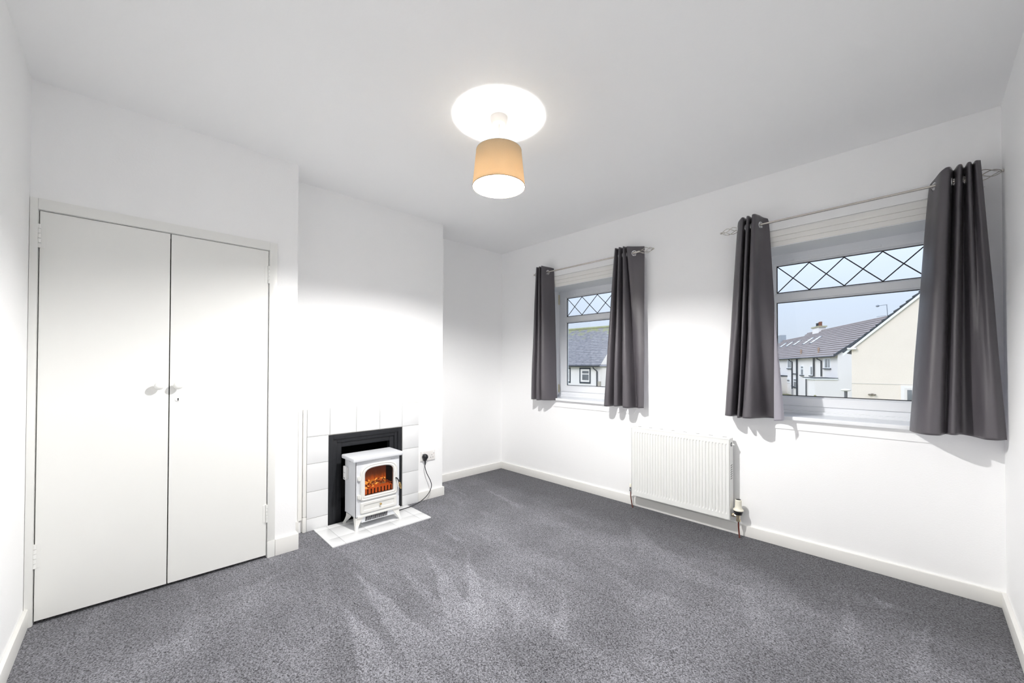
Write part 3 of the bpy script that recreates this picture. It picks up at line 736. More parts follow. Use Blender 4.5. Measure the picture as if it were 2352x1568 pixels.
def loft(bm, loops):
    R_ = [[bm.verts.new(p) for p in l] for l in loops]
    for a, b_ in zip(R_, R_[1:]):
        n = len(a)
        for i in range(n):
            bm.faces.new((a[i], a[(i+1) % n], b_[(i+1) % n], b_[i]))
loft(dr, [av(O, xo+0.0005), av(O, xo+0.009), av(I1, xo+0.016), av(arch(-1.918, -1.659, 0.228, 0.401, 0.461, 0.012), xo+0.012), av(I2, xo+0.0155), av(I3, xo+0.011), av(I3, xo-0.008)])
door = obj('door', dr, ENAMEL2, st, smooth=35, label='arched glazed door')
bm = B(); prism(bm, av(arch(-1.901, -1.676, 0.244, 0.397, 0.447, 0.006), xo-0.002), (0.002, 0, 0))
obj('glass', bm, OVENGL, door)
for hz in (0.366, 0.234):
    bm = B(); box(bm, xo, xo+0.012, -1.953, -1.942, hz, hz+0.026, bev=0.002); lathe(bm, [(0.0075, 0), (0.0075, 0.030)], (xo+0.010, -1.938, hz-0.002), (0, 0, 1), 14); box(bm, xo, xo+0.013, -1.936, -1.922, hz+0.003, hz+0.023, bev=0.002)
    obj('hinge', bm, ENAMEL2, door, smooth=40)
bm = B()
tube(bm, [(xo+0.014, -1.660, 0.335), (xo+0.026, -1.656, 0.333), (xo+0.032, -1.650, 0.322), (xo+0.034, -1.643, 0.303)], 0.0042, 10)
h = obj('handle', bm, BLKPL, door, smooth=40, label='black lever handle with a brass spiral grip')
bm = B()
a0 = Vector((xo+0.034, -1.643, 0.303)); d0 = Vector((0.004, 0.014, -0.052)).normalized()
for k in range(4):
    pts = []
    for i in range(11):
        t_ = i/10; an = k*math.pi/2+t_*3.2
        r_ = 0.003+0.006*math.sin(math.pi*t_); U = Vector((1, 0, 0)); V = d0.cross(U)
        pts.append(a0+d0*t_*0.05+(U*math.cos(an)+V*math.sin(an))*r_)
    tube(bm, pts, 0.0018, 6)
ball(bm, a0+d0*0.052, 0.004)
obj('grip', bm, BRASS, h, smooth=40)
# drawer-like ash panel
bm = B()
def rr_(y0, y1, z0, z1, r):
    p = []
    for cx_, cz_, a0_ in ((y1-r, z0+r, -90), (y1-r, z1-r, 0), (y0+r, z1-r, 90), (y0+r, z0+r, 180)):
        for k in range(5): a = R(a0_+k*22.5); p.append((cx_+r*math.cos(a), cz_+r*math.sin(a)))
    return p
L0 = rr_(-1.930, -1.648, 0.121, 0.204, 0.012); L1 = rr_(-1.924, -1.654, 0.127, 0.198, 0.010); L2 = rr_(-1.909, -1.669, 0.141, 0.184, 0.005); L3 = rr_(-1.904, -1.674, 0.146, 0.179, 0.003)
loft(bm, [av(L0, xo+0.0005), av(L0, xo+0.006), av(L1, xo+0.012), av(L2, xo+0.012), av(L3, xo+0.006)])
bm.faces.new([bm.verts.new(p) for p in av(L3, xo+0.006)])
ap = obj('ash_panel', bm, ENAMEL2, st, smooth=35)
bm = B(); lathe(bm, [(0.003, 0), (0.003, 0.008), (0.0075, 0.011), (0.0085, 0.015), (0.006, 0.019), (0, 0.020)], (xo+0.006, -1.782, 0.166), (1, 0, 0), 18)
obj('knob', bm, BRASS, ap, smooth='all')
# small side screw and print on the fascia
bm = B(); lathe(bm, [(0.0028, 0), (0.0022, 0.0015), (0, 0.0016)], (0.505, SY0, 0.487), (0, -1, 0), 12); obj('screw', bm, DARK, st)
bm = B()
yy = -1.693
for k, (w_, h_) in enumerate(((0.005, 0.0075), (0.004, 0.0045), (0.0035, 0.0045), (0.0015, 0.006), (0.004, 0.0045), (0.004, 0.0045), (0.0035, 0.006))):
    box(bm, SX1, SX1+0.0004, yy, yy+w_*0.45, 0.4785, 0.4785+h_); box(bm, SX1, SX1+0.0004, yy, yy+w_, 0.4785+h_*0.45, 0.4785+h_*0.62)
    yy += w_+0.0012
obj('fascia_lettering', bm, GREYTXT, st, label='tiny grey lettering at the top right of the front')
# fire chamber
def fire_mat():
    m = bpy.data.materials.new('flame_screen'); m.use_nodes = True; t = m.node_tree; b = t.nodes['Principled BSDF']; L = t.links; N = t.nodes.new
    g_ = N('ShaderNodeNewGeometry'); s = N('ShaderNodeSeparateXYZ'); L.new(g_.outputs['Position'], s.inputs[0])
    mp = N('ShaderNodeMapping'); mp.inputs['Scale'].default_value = (10, 40, 12); L.new(g_.outputs['Position'], mp.inputs[0])
    n = N('ShaderNodeTexNoise'); n.inputs['Scale'].default_value = 1; n.inputs['Detail'].default_value = 3; n.inputs['Distortion'].default_value = 1.5; L.new(mp.outputs[0], n.inputs['Vector'])
    mr_ = N('ShaderNodeMapRange'); mr_.inputs['From Min'].default_value = 0.44; mr_.inputs['From Max'].default_value = 0.30; L.new(s.outputs['Z'], mr_.inputs['Value'])
    pw_ = N('ShaderNodeMath'); pw_.operation = 'POWER'; pw_.inputs[1].default_value = 2.6; L.new(mr_.outputs['Result'], pw_.inputs[0])
    mu = N('ShaderNodeMath'); mu.operation = 'MULTIPLY'; L.new(n.outputs['Fac'], mu.inputs[0]); L.new(pw_.outputs[0], mu.inputs[1])
    r_ = N('ShaderNodeValToRGB'); e_ = r_.color_ramp.elements
    e_[0].position = 0.0; e_[0].color = (0.075, 0.018, 0.008, 1); e_[1].position = 0.62; e_[1].color = (1.0, 0.40, 0.04, 1)
    x = e_.new(0.15); x.color = (0.14, 0.035, 0.010, 1); x = e_.new(0.36); x.color = (0.55, 0.10, 0.012, 1)
    L.new(mu.outputs[0], r_.inputs[0]); L.new(r_.outputs['Color'], b.inputs['Emission Color']); b.inputs['Emission Strength'].default_value = 1.1
    b.inputs['Base Color'].default_value = (0.02, 0.01, 0.01, 1)
    return m
FIRE = fire_mat()
ch = bx('fire_chamber', VOID, st, SX0+0.06, SX0+0.064, -1.906, -1.666, 0.236, 0.455)
bm = B(); box(bm, SX0+0.064, xo-0.006, -1.907, -1.904, 0.236, 0.455); box(bm, SX0+0.064, xo-0.006, -1.671, -1.667, 0.236, 0.455); box(bm, SX0+0.064, xo-0.006, -1.904, -1.671, 0.453, 0.456); box(bm, SX0+0.064, xo-0.006, -1.904, -1.671, 0.232, 0.236)
obj('chamber_lining', bm, VOID, ch)
bm = B(); box(bm, SX0+0.066, SX0+0.068, -1.903, -1.672, 0.25, 0.452)
obj('flame_screen', bm, FIRE, ch, label='backlit screen of orange flames')
def ember(i, base, em_, st_):
    return mat('ember_%d' % i, base, 0.8, 0.2, emit=em_, estr=st_, var=0.3, vscale=60)
EM = [ember(0, (0.25, 0.06, 0.02), (1.0, 0.18, 0.02), 0.55), ember(1, (0.3, 0.1, 0.03), (1.0, 0.42, 0.08), 1.5), ember(2, (0.10, 0.05, 0.03), (0.6, 0.09, 0.01), 0.28), ember(3, (0.22, 0.18, 0.12), (0.55, 0.25, 0.06), 0.35)]
rn = random.Random(11)
cb = B(); box(cb, SX0+0.075, xo-0.016, -1.902, -1.673, 0.246, 0.285, bev=0.004)
bed = obj('ember_bed', cb, EM[0], st, label='glowing bed of imitation embers')
for k in range(78):
    row = rn.random(); yy = -1.896+0.217*rn.random(); xx = xo-0.024-row*0.085
    zz = 0.287+row*0.024+rn.random()*0.008+0.012*math.exp(-((yy+1.78)/0.06)**2)
    bm = B(); r_ = bmesh.ops.create_icosphere(bm, subdivisions=1, radius=1)
    sx, sy, sz = rn.uniform(0.006, 0.011), rn.uniform(0.008, 0.019), rn.uniform(0.004, 0.008)
    Mr = Matrix.Rotation(rn.uniform(-0.5, 0.5), 3, 'X') @ Matrix.Rotation(rn.uniform(-0.8, 0.8), 3, 'Z')
    for v in bm.verts: v.co = Mr @ Vector((v.co.x*sx*rn.uniform(.8, 1.2), v.co.y*sy*rn.uniform(.8, 1.2), v.co.z*sz)) + Vector((xx, yy, zz))
    obj('ember', bm, EM[rn.choice((0, 1, 1, 2, 2, 3))], bed)
for k in range(9):
    yy = -1.893+k*0.0257
    bx('grate_bar', VOID, bed, xo-0.0155, xo-0.0115, yy-0.003, yy+0.004, 0.2465, 0.2835, bev=0.001)

# remote control clipped on the stove's side
rc_ = thing('remote_control', 'small white remote control clipped to the left side of the stove', 'remote control', (0.448, SY0-0.012, 0.355))
bm = B(); box(bm, 0.418, 0.478, SY0-0.007, SY0-0.0005, 0.352, 0.440, bev=0.003); obj('holder', bm, ENAMEL2, rc_, smooth=30)
bm = B(); box(bm, 0.424, 0.472, SY0-0.020, SY0-0.0075, 0.346, 0.446, bev=0.005, seg=3); rb = obj('handset', bm, WHTPL, rc_, smooth=30)
for i, (dx, dz) in enumerate(((0.438, 0.425), (0.457, 0.425), (0.438, 0.400), (0.457, 0.400))):
    bm = B(); lathe(bm, [(0.004, 0), (0.0035, 0.0012), (0, 0.0013)], (dx, SY0-0.020, dz), (0, -1, 0), 12); obj('button', bm, mat('grey_button', (0.30, 0.30, 0.32), 0.5) if i > 1 else WHTPL, rb)
bx('print_mark', DARK, rb, 0.436, 0.458, SY0-0.0204, SY0-0.0200, 0.357, 0.362)

# ================================================================== socket, plug and flex
so = thing('wall_socket', 'white double wall socket right of the fireplace surround', 'socket', (BX, -1.205, 0.39))
bm = B(); box(bm, BX+0.0005, BX+0.012, -1.280, -1.134, 0.345, 0.431, bev=0.004, seg=3)
pl_ = obj('plate', bm, PINKW, so, smooth=30)
for yc in (-1.245, -1.169):
    for dy, dz, w_, h_ in ((0, 0.005, 0.004, 0.008), (-0.011, -0.016, 0.007, 0.004), (0.011, -0.016, 0.007, 0.004)):
        bx('pin_hole', DARK, pl_, BX+0.0119, BX+0.0124, yc+dy-w_/2, yc+dy+w_/2, 0.385+dz-h_/2, 0.385+dz+h_/2)
for yc in (-1.262, -1.149):
    bm = B(); prism(bm, [(BX+0.012, yc-0.006, 0.404), (BX+0.0165, yc-0.006, 0.410), (BX+0.012, yc-0.006, 0.424)], (0, 0.012, 0)); obj('rocker_switch', bm, WHTPL, so)
bx('red_mark', mat('dark_red', (0.3, 0.05, 0.05), 0.5), pl_, BX+0.0119, BX+0.0124, -1.152, -1.147, 0.397, 0.400)
fx = thing('power_cable', 'black plug and flex running from the wall socket down to the stove', 'cable', (BX+0.05, -1.25, 0.01))
bm = B()
lathe(bm, [(0.023, 0), (0.0245, 0.004), (0.0245, 0.022), (0.021, 0.031), (0.013, 0.035), (0, 0.036)], (BX+0.013, -1.247, 0.386), (1, 0, 0), 28)
box(bm, BX+0.014, BX+0.036, -1.262, -1.232, 0.352, 0.386, bev=0.006, seg=3)
tube(bm, [(BX+0.026, -1.247, 0.356), (BX+0.028, -1.247, 0.340), (BX+0.030, -1.248, 0.318)], [0.0085, 0.0062, 0.0045], 12)
obj('plug', bm, BLKPL, fx, smooth=50)
pts = catmull([(BX+0.030, -1.248, 0.322), (0.372, -1.252, 0.300), (0.378, -1.240, 0.248), (0.388, -1.210, 0.180), (0.394, -1.199, 0.135), (0.398, -1.214, 0.092), (0.405, -1.256, 0.052), (0.416, -1.330, 0.020), (0.430, -1.405, 0.0125), (0.446, -1.470, 0.0125), (0.452, -1.560, 0.0125), (0.440, -1.66, 0.0125), (0.40, -1.72, 0.03), (0.395, -1.76, 0.10), (0.409, -1.78, 0.14)], 90)
bm = B(); tube(bm, pts, 0.0034, 8); obj('flex', bm, BLKPL, fx, smooth=60)

# ================================================================== radiator
ra = thing('radiator', 'white ribbed panel radiator on the wall between the two windows', 'radiator', (2.10, -0.06, 0.11))
rx0, rx1, rz0, rz1, ryf, ryb = 1.722, 2.476, 0.113, 0.684, -0.095, -0.030
n = 32
bm = B()
# pressed front sheet with vertical flutes
fz0, fz1 = rz0+0.048, rz1-0.045
px = 2.0*0
x = rx0+0.014; pitch = (rx1-0.018-x)/n
prof = []
cols = []
for k in range(n):
    xa = x+k*pitch
    cols += [(xa, 0.0), (xa+pitch*0.56, 0.0), (xa+pitch*0.68, 0.0055), (xa+pitch*0.88, 0.0055)]
cols.append((x+n*pitch, 0.0))
cols = [(rx0+0.002, 0.0)] + cols + [(rx1-0.003, 0.0)]
zs = [rz0+0.002, fz0-0.012, fz0+0.004, fz1-0.004, fz1+0.006, rz1-0.008]; zd = [0, 0, 1, 1, 0, 0]
gr = [[bm.verts.new((cx_, ryf+dy*d_, z)) for cx_, dy in cols] for z, d_ in zip(zs, zd)]
for a, b_ in zip(gr, gr[1:]):
    for i in range(len(cols)-1): bm.faces.new((a[i], a[i+1], b_[i+1], b_[i]))
obj('front_panel', bm, RADW, ra, recalc=True)
bm = B(); box(bm, rx0, rx1, ryf+0.007, ryf+0.016, rz0, rz1-0.012, bev=0.002); box(bm, rx0+0.01, rx1-0.01, ryb-0.008, ryb, rz0+0.01, rz1-0.014, bev=0.002)
obj('water_panel', bm, RADW, ra)
bm = B(); 
for k in range(24):
    xx = rx0+0.03+k*(rx1-rx0-0.06)/23; box(bm, xx-0.0008, xx+0.0008, ryf+0.016, ryb-0.008, rz0+0.004, rz1-0.05)
obj('convector_fins', bm, DARK, ra)
bm = B(); box(bm, rx0-0.002, rx1+0.002, ryf-0.001, ryb+0.002, rz1-0.012, rz1, bev=0.003)
tg = obj('top_grille', bm, RADW, ra, smooth=30)
for k in range(8):
    xx = rx0+0.035+k*0.094
    bx('grille_slot', DARK, tg, xx, xx+0.026, -0.047, -0.042, rz1-0.0005, rz1+0.0008)
bx('side_panel', RADW, ra, rx0-0.002, rx0, ryf, ryb, rz0+0.004, rz1-0.010)
sp_ = bx('side_panel', RADW, ra, rx1, rx1+0.002, ryf, ryb, rz0+0.004, rz1-0.010)
for k in range(7):
    zz = 0.395+k*0.0155
    bm = B(); prism(bm, [(rx1+0.0021, -0.078, zz), (rx1+0.0021, -0.048, zz+0.006), (rx1+0.0021, -0.048, zz+0.010), (rx1+0.0021, -0.078, zz+0.004)], (0.0007, 0, 0)); obj('side_slot', bm, DARK, sp_)
bm = B(); lathe(bm, [(0.0145, 0), (0.0145, 0.0006)], (rx1+0.0021, -0.064, 0.640), (1, 0, 0), 20); obj('vent_hole', bm, DARK, sp_)
bm = B(); lathe(bm, [(0.009, 0), (0.009, 0.010), (0.005, 0.012), (0.005, 0.018), (0, 0.018)], (rx1+0.0025, -0.064, 0.640), (1, 0, 0), 16); obj('bleed_plug', bm, RADW, ra, smooth=40)
# thermostatic valve, right
vx_, vy_ = 2.522, -0.066
bm = B(); lathe(bm, [(0.0175, 0.262), (0.0165, 0.2625), (0.0205, 0.2585), (0.0205, 0.226), (0.022, 0.206), (0.0325, 0.194), (0.0325, 0.188), (0.022, 0.188)], (vx_, vy_, 0), seg=28, capa=False)
obj('valve_head', bm, CREAMPL, ra, smooth=40)
bm = B(); lathe(bm, [(0.0180, 0.2606), (0, 0.2606)], (vx_, vy_, 0), seg=24, capa=False); lathe(bm, [(0.031, 0.1879), (0.029, 0.178), (0.024, 0.168), (0.023, 0.160), (0, 0.158)], (vx_, vy_, 0), seg=28)
obj('valve_collar', bm, BLKPL, ra, smooth=40)
bm = B(); lathe(bm, [(0.012, 0.160), (0.012, 0.128), (0.015, 0.127), (0.015, 0.112), (0.009, 0.110), (0.006, 0.108)], (vx_, vy_, 0), seg=8); tube(bm, [(vx_, vy_, 0.145), (rx1+0.002, vy_, 0.147)], 0.0085, 10); lathe(bm, [(0.014, 0), (0.014, 0.014)], (rx1+0.006, vy_, 0.147), (1, 0, 0), 6)
obj('valve_body', bm, VALVE, ra, smooth=30)
bm = B(); tube(bm, catmull([(vx_, vy_, 0.112), (vx_+0.002, vy_, 0.06), (vx_+0.008, vy_-0.004, 0.0)], 8), 0.0052, 10)
obj('pipe', bm, COPPER, ra, smooth=40)
lx_ = 1.697
bm = B(); lathe(bm, [(0.0, 0.196), (0.008, 0.195), (0.0095, 0.188), (0.010, 0.168), (0, 0.168)], (lx_, vy_, 0), seg=18); obj('valve_cap', bm, CREAMPL, ra, smooth=40)
bm = B(); lathe(bm, [(0.009, 0.168), (0.009, 0.148), (0.0115, 0.147), (0.0115, 0.134), (0.006, 0.130)], (lx_, vy_, 0), seg=8); tube(bm, [(lx_, vy_, 0.156), (rx0-0.002, vy_, 0.156)], 0.007, 10); obj('valve_body', bm, CHROME, ra, smooth=30)
bm = B(); tube(bm, catmull([(lx_, vy_, 0.135), (lx_+0.002, vy_, 0.08), (lx_+0.020, vy_-0.004, 0.0)], 10), 0.0048, 10); obj('pipe', bm, COPPER, ra, smooth=40)

# ================================================================== outside
GZO = -2.4
GRASS = mat('rough_grass', (0.29, 0.28, 0.17), 0.95, 0.1, var=0.4, vscale=0.8, bump=0.5, bscale=6, bdist=0.05)
RENDW = mat('white_painted_render', (0.84, 0.81, 0.80), 0.9, 0.2, var=0.04, vscale=1.2, bump=0.4, bscale=14, bdist=0.01)
RENDC = mat('cream_roughcast', (0.84, 0.755, 0.665), 0.95, 0.1, var=0.05, vscale=0.9, bump=0.8, bscale=30, bdist=0.02)
RENDG = mat('weathered_white_render', (0.76, 0.72, 0.69), 0.95, 0.1, var=0.08, vscale=1.5, bump=0.6, bscale=20, bdist=0.02)
ROOFB = mat('brown_grey_concrete_tile', (0.30, 0.265, 0.262), 0.85, 0.2, var=0.14, vscale=1.2)
DGREY = mat('dark_grey_verge', (0.055, 0.065, 0.08), 0.6, 0.3)
PIPEM = mat('black_downpipe', (0.035, 0.04, 0.05), 0.5, 0.4)
SOIL = mat('bare_soil', (0.36, 0.20, 0.13), 0.95, 0.1, var=0.25, vscale=3)
GREENP = mat('grey_green_boards', (0.30, 0.36, 0.31), 0.7, 0.2, var=0.1, vscale=2)
POT = mat('terracotta', (0.22, 0.10, 0.07), 0.8, 0.2)
def slate_mat():
    m = bpy.data.materials.new('mossy_slate'); m.use_nodes = True; t = m.node_tree; b = t.nodes['Principled BSDF']; L = t.links; N = t.nodes.new
    g_ = N('ShaderNodeNewGeometry')
    mp = N('ShaderNodeMapping'); mp.inputs['Scale'].default_value = (2.2, 3, 7); L.new(g_.outputs['Position'], mp.inputs[0])
    n = N('ShaderNodeTexNoise'); n.inputs['Scale'].default_value = 1.6; n.inputs['Detail'].default_value = 6; n.inputs['Roughness'].default_value = 0.7; L.new(mp.outputs[0], n.inputs['Vector'])
    r_ = N('ShaderNodeValToRGB'); e_ = r_.color_ramp.elements
    e_[0].position = 0.30; e_[0].color = (0.12, 0.12, 0.135, 1); e_[1].position = 0.72; e_[1].color = (0.36, 0.34, 0.35, 1); x = e_.new(0.5); x.color = (0.235, 0.23, 0.245, 1)
    L.new(n.outputs['Fac'], r_.inputs[0])
    n2 = N('ShaderNodeTexNoise'); n2.inputs['Scale'].default_value = 2.5; n2.inputs['Detail'].default_value = 4; L.new(g_.outputs['Position'], n2.inputs['Vector'])
    s = N('ShaderNodeSeparateXYZ'); L.new(g_.outputs['Position'], s.inputs[0])
    mr_ = N('ShaderNodeMapRange'); mr_.inputs['From Min'].default_value = 3.0; mr_.inputs['From Max'].default_value = 6.0; mr_.inputs['To Max'].default_value = 0.55; L.new(s.outputs['Z'], mr_.inputs['Value'])
    ad = N('ShaderNodeMath'); ad.operation = 'ADD'; L.new(n2.outputs['Fac'], ad.inputs[0]); L.new(mr_.outputs['Result'], ad.inputs[1])
    st_ = N('ShaderNodeMapRange'); st_.interpolation_type = 'SMOOTHSTEP'; st_.inputs['From Min'].default_value = 0.66; st_.inputs['From Max'].default_value = 0.95; L.new(ad.outputs[0], st_.inputs['Value'])
    c = N('ShaderNodeMix'); c.data_type = 'RGBA'; L.new(st_.outputs['Result'], c.inputs[0]); L.new(r_.outputs['Color'], c.inputs[6]); c.inputs[7].default_value = (0.29, 0.30, 0.15, 1)
    L.new(c.outputs[2], b.inputs['Base Color']); b.inputs['Roughness'].default_value = 0.75
    return m
SLATE = slate_mat()

bm = B(); box(bm, -70, 60, 1.5, 110, GZO-0.2, GZO)
tag(obj('garden_ground', bm, GRASS, kind='structure'), 'grassy ground outside between the houses', 'ground')
if 'category' in bpy.data.objects['garden_ground']: del bpy.data.objects['garden_ground']['category']

def roof(bm, P, dL, ln, up, run, n, th=0.05):
    """lapped courses: from eave point P, along dL for ln, up the slope for run"""
    dL = Vector(dL).normalized(); up = Vector(up).normalized(); nn = dL.cross(up).normalized()
    if nn.z < 0: nn = -nn
    c = run/n
    for k in range(n):
        a = P+up*(k*c); b_ = P+up*((k+1)*c+c*0.12)
        q_ = [a+nn*th, a+nn*th+dL*ln, b_+dL*ln+nn*th*0.25, b_+nn*th*0.25]
        lo = [a-nn*0.02, a-nn*0.02+dL*ln, b_+dL*ln-nn*0.02, b_-nn*0.02]
        V_ = [bm.verts.new(p) for p in lo+q_]
        for f in ((3, 2, 1, 0), (4, 5, 6, 7), (0, 1, 5, 4), (1, 2, 6, 5), (2, 3, 7, 6), (3, 0, 4, 7)): bm.faces.new([V_[i] for i in f])

# ---- slate-roofed house, across the back gardens (seen in the far window) : faces -y
h1 = thing('slate_roofed_house', 'white house with a mossy slate roof and dark window surrounds, through the far window', 'house', (-16, 26, GZO))
YE = 24.0
bm = B(); box(bm, -26, -14.45, YE, YE+8, GZO, 1.24); obj('wall', bm, RENDW, h1)
bm = B(); s45 = 3.28/4.0
roof(bm, Vector((-26, YE-0.25, 1.16)), (1, 0, 0), 14.5, Vector((0, 4.0, 3.55)), 5.35, 24, 0.035)
roof(bm, Vector((-26, YE+7.75, 1.16)), (1, 0, 0), 14.5, Vector((0, -4.0, 3.55)), 5.35, 24, 0.035)
obj('slate_roof', bm, SLATE, h1)
bm = B(); tube(bm, [(-26, YE+3.75, 4.72), (-11.5, YE+3.75, 4.72)], 0.13, 10); obj('ridge_tiles', bm, mat('mossy_ridge', (0.30, 0.31, 0.17), 0.9, var=0.3, vscale=3), h1, smooth=40)
bm = B(); tube(bm, [(-26, YE-0.30, 1.20), (-14.4, YE-0.30, 1.20)], 0.075, 10); obj('gutter', bm, PIPEM, h1, smooth=40)
bm = B(); tube(bm, [(-15.00, YE-0.28, 1.14), (-14.98, YE-0.28, 1.02), (-14.78, YE-0.07, 0.78), (-14.76, YE-0.07, GZO)], 0.05, 10); obj('downpipe', bm, PIPEM, h1, smooth=40)
for wx in (-18.58, -16.53):
    x1w = wx+1.11
    fr_ = B(); box(fr_, wx, x1w, YE-0.03, YE, -0.25, 1.06); wf = obj('window_surround', fr_, DGREY, h1)
    bx('window_frame', RENDW, wf, wx+0.13, x1w-0.10, YE-0.045, YE-0.03, -0.12, 0.94)
    bx('pane', FARGL, wf, wx+0.30, x1w-0.17, YE-0.05, YE-0.045, 0.58, 0.79)
    bx('pane', FARGL, wf, wx+0.30, x1w-0.17, YE-0.05, YE-0.045, 0.03, 0.50)
# projecting gable wing on its right
bm = B()
gx, yg = -14.45, YE-0.10
prism(bm, [(gx, yg, GZO), (-9.0, yg, GZO), (-9.0, yg, 1.24), (-11.72, yg, 5.10), (gx, yg, 1.24)], (0, 5.5, 0)); obj('gable_wing', bm, RENDG, h1)
bm = B(); box(bm, -13.75, -12.6, yg-0.03, yg, -0.14, 0.90); wf = obj('window_surround', bm, DGREY, h1); 
for za, zc in ((0.50, 0.78), (0.02, 0.40)): bx('pane', FARGL, wf, -13.62, -12.75, yg-0.05, yg-0.03, za, zc)
bx('stone_patch', mat('old_stone', (0.42, 0.38, 0.33), 0.9, var=0.2, vscale=6), h1, -14.66, -14.38, yg-0.05, yg-0.0, -0.45, -0.03)

# ---- cream gable-end house (seen in the near window) : gable faces -y
h2 = thing('cream_gable_house', 'cream roughcast gable end of a house filling the right of the near window', 'house', (5.5, 33, GZO))
YA = 30.0; gl, gr_ = 0.32, 10.7; gm = (gl+gr_)/2; gt = 2.33
bm = B(); prism(bm, [(gl, YA, GZO), (gr_, YA, GZO), (gr_, YA, gt), (gm, YA, gt+(gm-gl)*0.985), (gl, YA, gt)], (0, 9, 0)); obj('gable_wall', bm, RENDC, h2)
bm = B(); box(bm, gl-0.002, gr_, YA-0.012, YA, 0.12, 0.15); obj('render_band', bm, mat('grey_bead', (0.55, 0.53, 0.49), 0.9), h2)  # narrow band, a greyer tone than the roughcast
u45 = Vector((1, 0, 0.985)).normalized()
for sgn, x0_ in ((1, gl), (-1, gr_)):
    up = Vector((sgn, 0, 0.985)).normalized(); run = (gm-gl+0.45)/up.x*sgn
    P0 = Vector((x0_-sgn*0.42, YA-0.10, gt+0.12-0.42*0.985))
    bm = B(); roof(bm, P0+Vector((0, 0, 0.06)), (0, 1, 0), 9.2, up, run, 21, 0.10); obj('tiled_roof', bm, DGREY, h2)
    nn = Vector((-up.z*sgn, 0, up.x*sgn)); 
    bm = B(); q_ = [P0, P0+up*run, P0+up*run-Vector((0, 0, 0.17)), P0-Vector((0, 0, 0.17))]
    prism(bm, q_, (0, 0.05, 0)); obj('bargeboard', bm, mat('white_bargeboard', (0.85, 0.88, 0.90), 0.5), h2)
bx('eave_box', RENDW, h2, 0.12, 0.56, YA-0.22, YA-0.02, 2.30, 2.40)
wf = bx('window_surround', RENDW, h2, 2.55, 3.75, YA-0.06, YA, -1.0, 0.08)
bx('window_frame', RENDG, wf, 2.70, 3.62, YA-0.075, YA-0.06, -0.95, -0.05)
bx('pane', FARGL, wf, 2.82, 3.02, YA-0.085, YA-0.075, -0.82, -0.17); bx('pane', FARGL, wf, 3.12, 3.52, YA-0.085, YA-0.075, -0.82, -0.17)
bm = B(); box(bm, 1.22, 1.34, YA-0.08, YA, -0.58, -0.46, bev=0.02); ball(bm, (1.17, YA-0.14, -0.53), 0.07, (1.2, 1, 0.8), 10); ball(bm, (1.40, YA-0.14, -0.53), 0.07, (1.2, 1, 0.8), 10)
obj('twin_floodlight', bm, mat('brown_lamp', (0.20, 0.17, 0.13), 0.4), h2, smooth=40)
an = B(); tube(an, [(1.96, YA+1.0, 4.35), (1.92, YA+1.0, 5.10)], 0.018, 6); tube(an, [(1.95, YA+1.0, 5.10), (1.50, YA+1.0, 5.06)], 0.016, 6); ball(an, (1.50, YA+1.0, 5.06), 0.07, (1.3, 1, 1), 8)
tube(an, [(1.90, YA+1.0, 4.42), (1.45, YA+1.0, 4.38)], 0.012, 6)
obj('aerial', an, mat('grey_aerial', (0.25, 0.28, 0.33), 0.5), h2)

# ---- terrace running away behind it
bu = Vector((-0.44438, 0.89584, 0)); bv = Vector((0.89584, 0.44438, 0)); BN = Vector((-2.18, 45.82, 2.35))
def W(s, v_, z): return BN + bu*s + bv*v_ + Vector((0, 0, z))
MB = Matrix(((bu.x, bv.x, 0), (bu.y, bv.y, 0), (0, 0, 1))).to_4x4(); MB.translation = BN
def bbox(bm, s0, s1, v0, v1, z0, z1): box(bm, s0, s1, v0, v1, z0, z1, M=MB)
GB = GZO-BN.z
h3 = thing('terraced_house_row', 'row of white terraced houses with a grey-brown tiled roof, running away behind the near window', 'houses', tuple(W(17, 4, GB)))
bm = B(); bbox(bm, 0, 34, 0, 9.2, GB, 0); obj('wall', bm, RENDW, h3)
TA = math.tan(R(38))
bm = B(); prism(bm, [W(0, 0, -0.01), W(0, 9.2, -0.01), W(0, 4.6, 4.6*TA-0.06)], bu*0.3); obj('gable_end', bm, RENDW, h3)
bm = B()
upv = (bv*1.0+Vector((0, 0, TA))).normalized()
roof(bm, W(-0.1, -0.3, -0.3*TA+0.04), bu, 22.7, upv, (4.6+0.3)/math.cos(R(38)), 15, 0.11)
roof(bm, W(22.6, -0.3, -0.3*TA+0.04), bu, 14, upv, (3.9+0.3)/math.cos(R(38)), 13, 0.11)
upw = (-bv+Vector((0, 0, TA))).normalized()
roof(bm, W(-0.1, 9.5, -0.3*TA+0.04), bu, 22.7, upw, (4.6+0.3)/math.cos(R(38)), 15, 0.11)
obj('tiled_roof', bm, ROOFB, h3)
bm = B(); tube(bm, [W(-0.1, 4.6, 4.6*TA+0.08), W(22.6, 4.6, 4.6*TA+0.08)], 0.12, 8); tube(bm, [W(22.6, 3.9, 3.9*TA+0.1), W(36.6, 3.9, 3.9*TA+0.1)], 0.12, 8); obj('ridge_tiles', bm, ROOFB, h3, smooth=40)
bm = B(); tube(bm, [W(-0.15, -0.36, -0.16), W(34.5, -0.36, -0.16)], 0.08, 8); obj('gutter', bm, PIPEM, h3, smooth=40)
bm = B()
q_ = [W(-0.12, -0.35, -0.22), W(-0.12, 4.6, 4.6*TA-0.02), W(-0.12, 4.6, 4.6*TA+0.24), W(-0.12, -0.35, 0.02)]
prism(bm, q_, bu*0.1); obj('verge', bm, DGREY, h3)
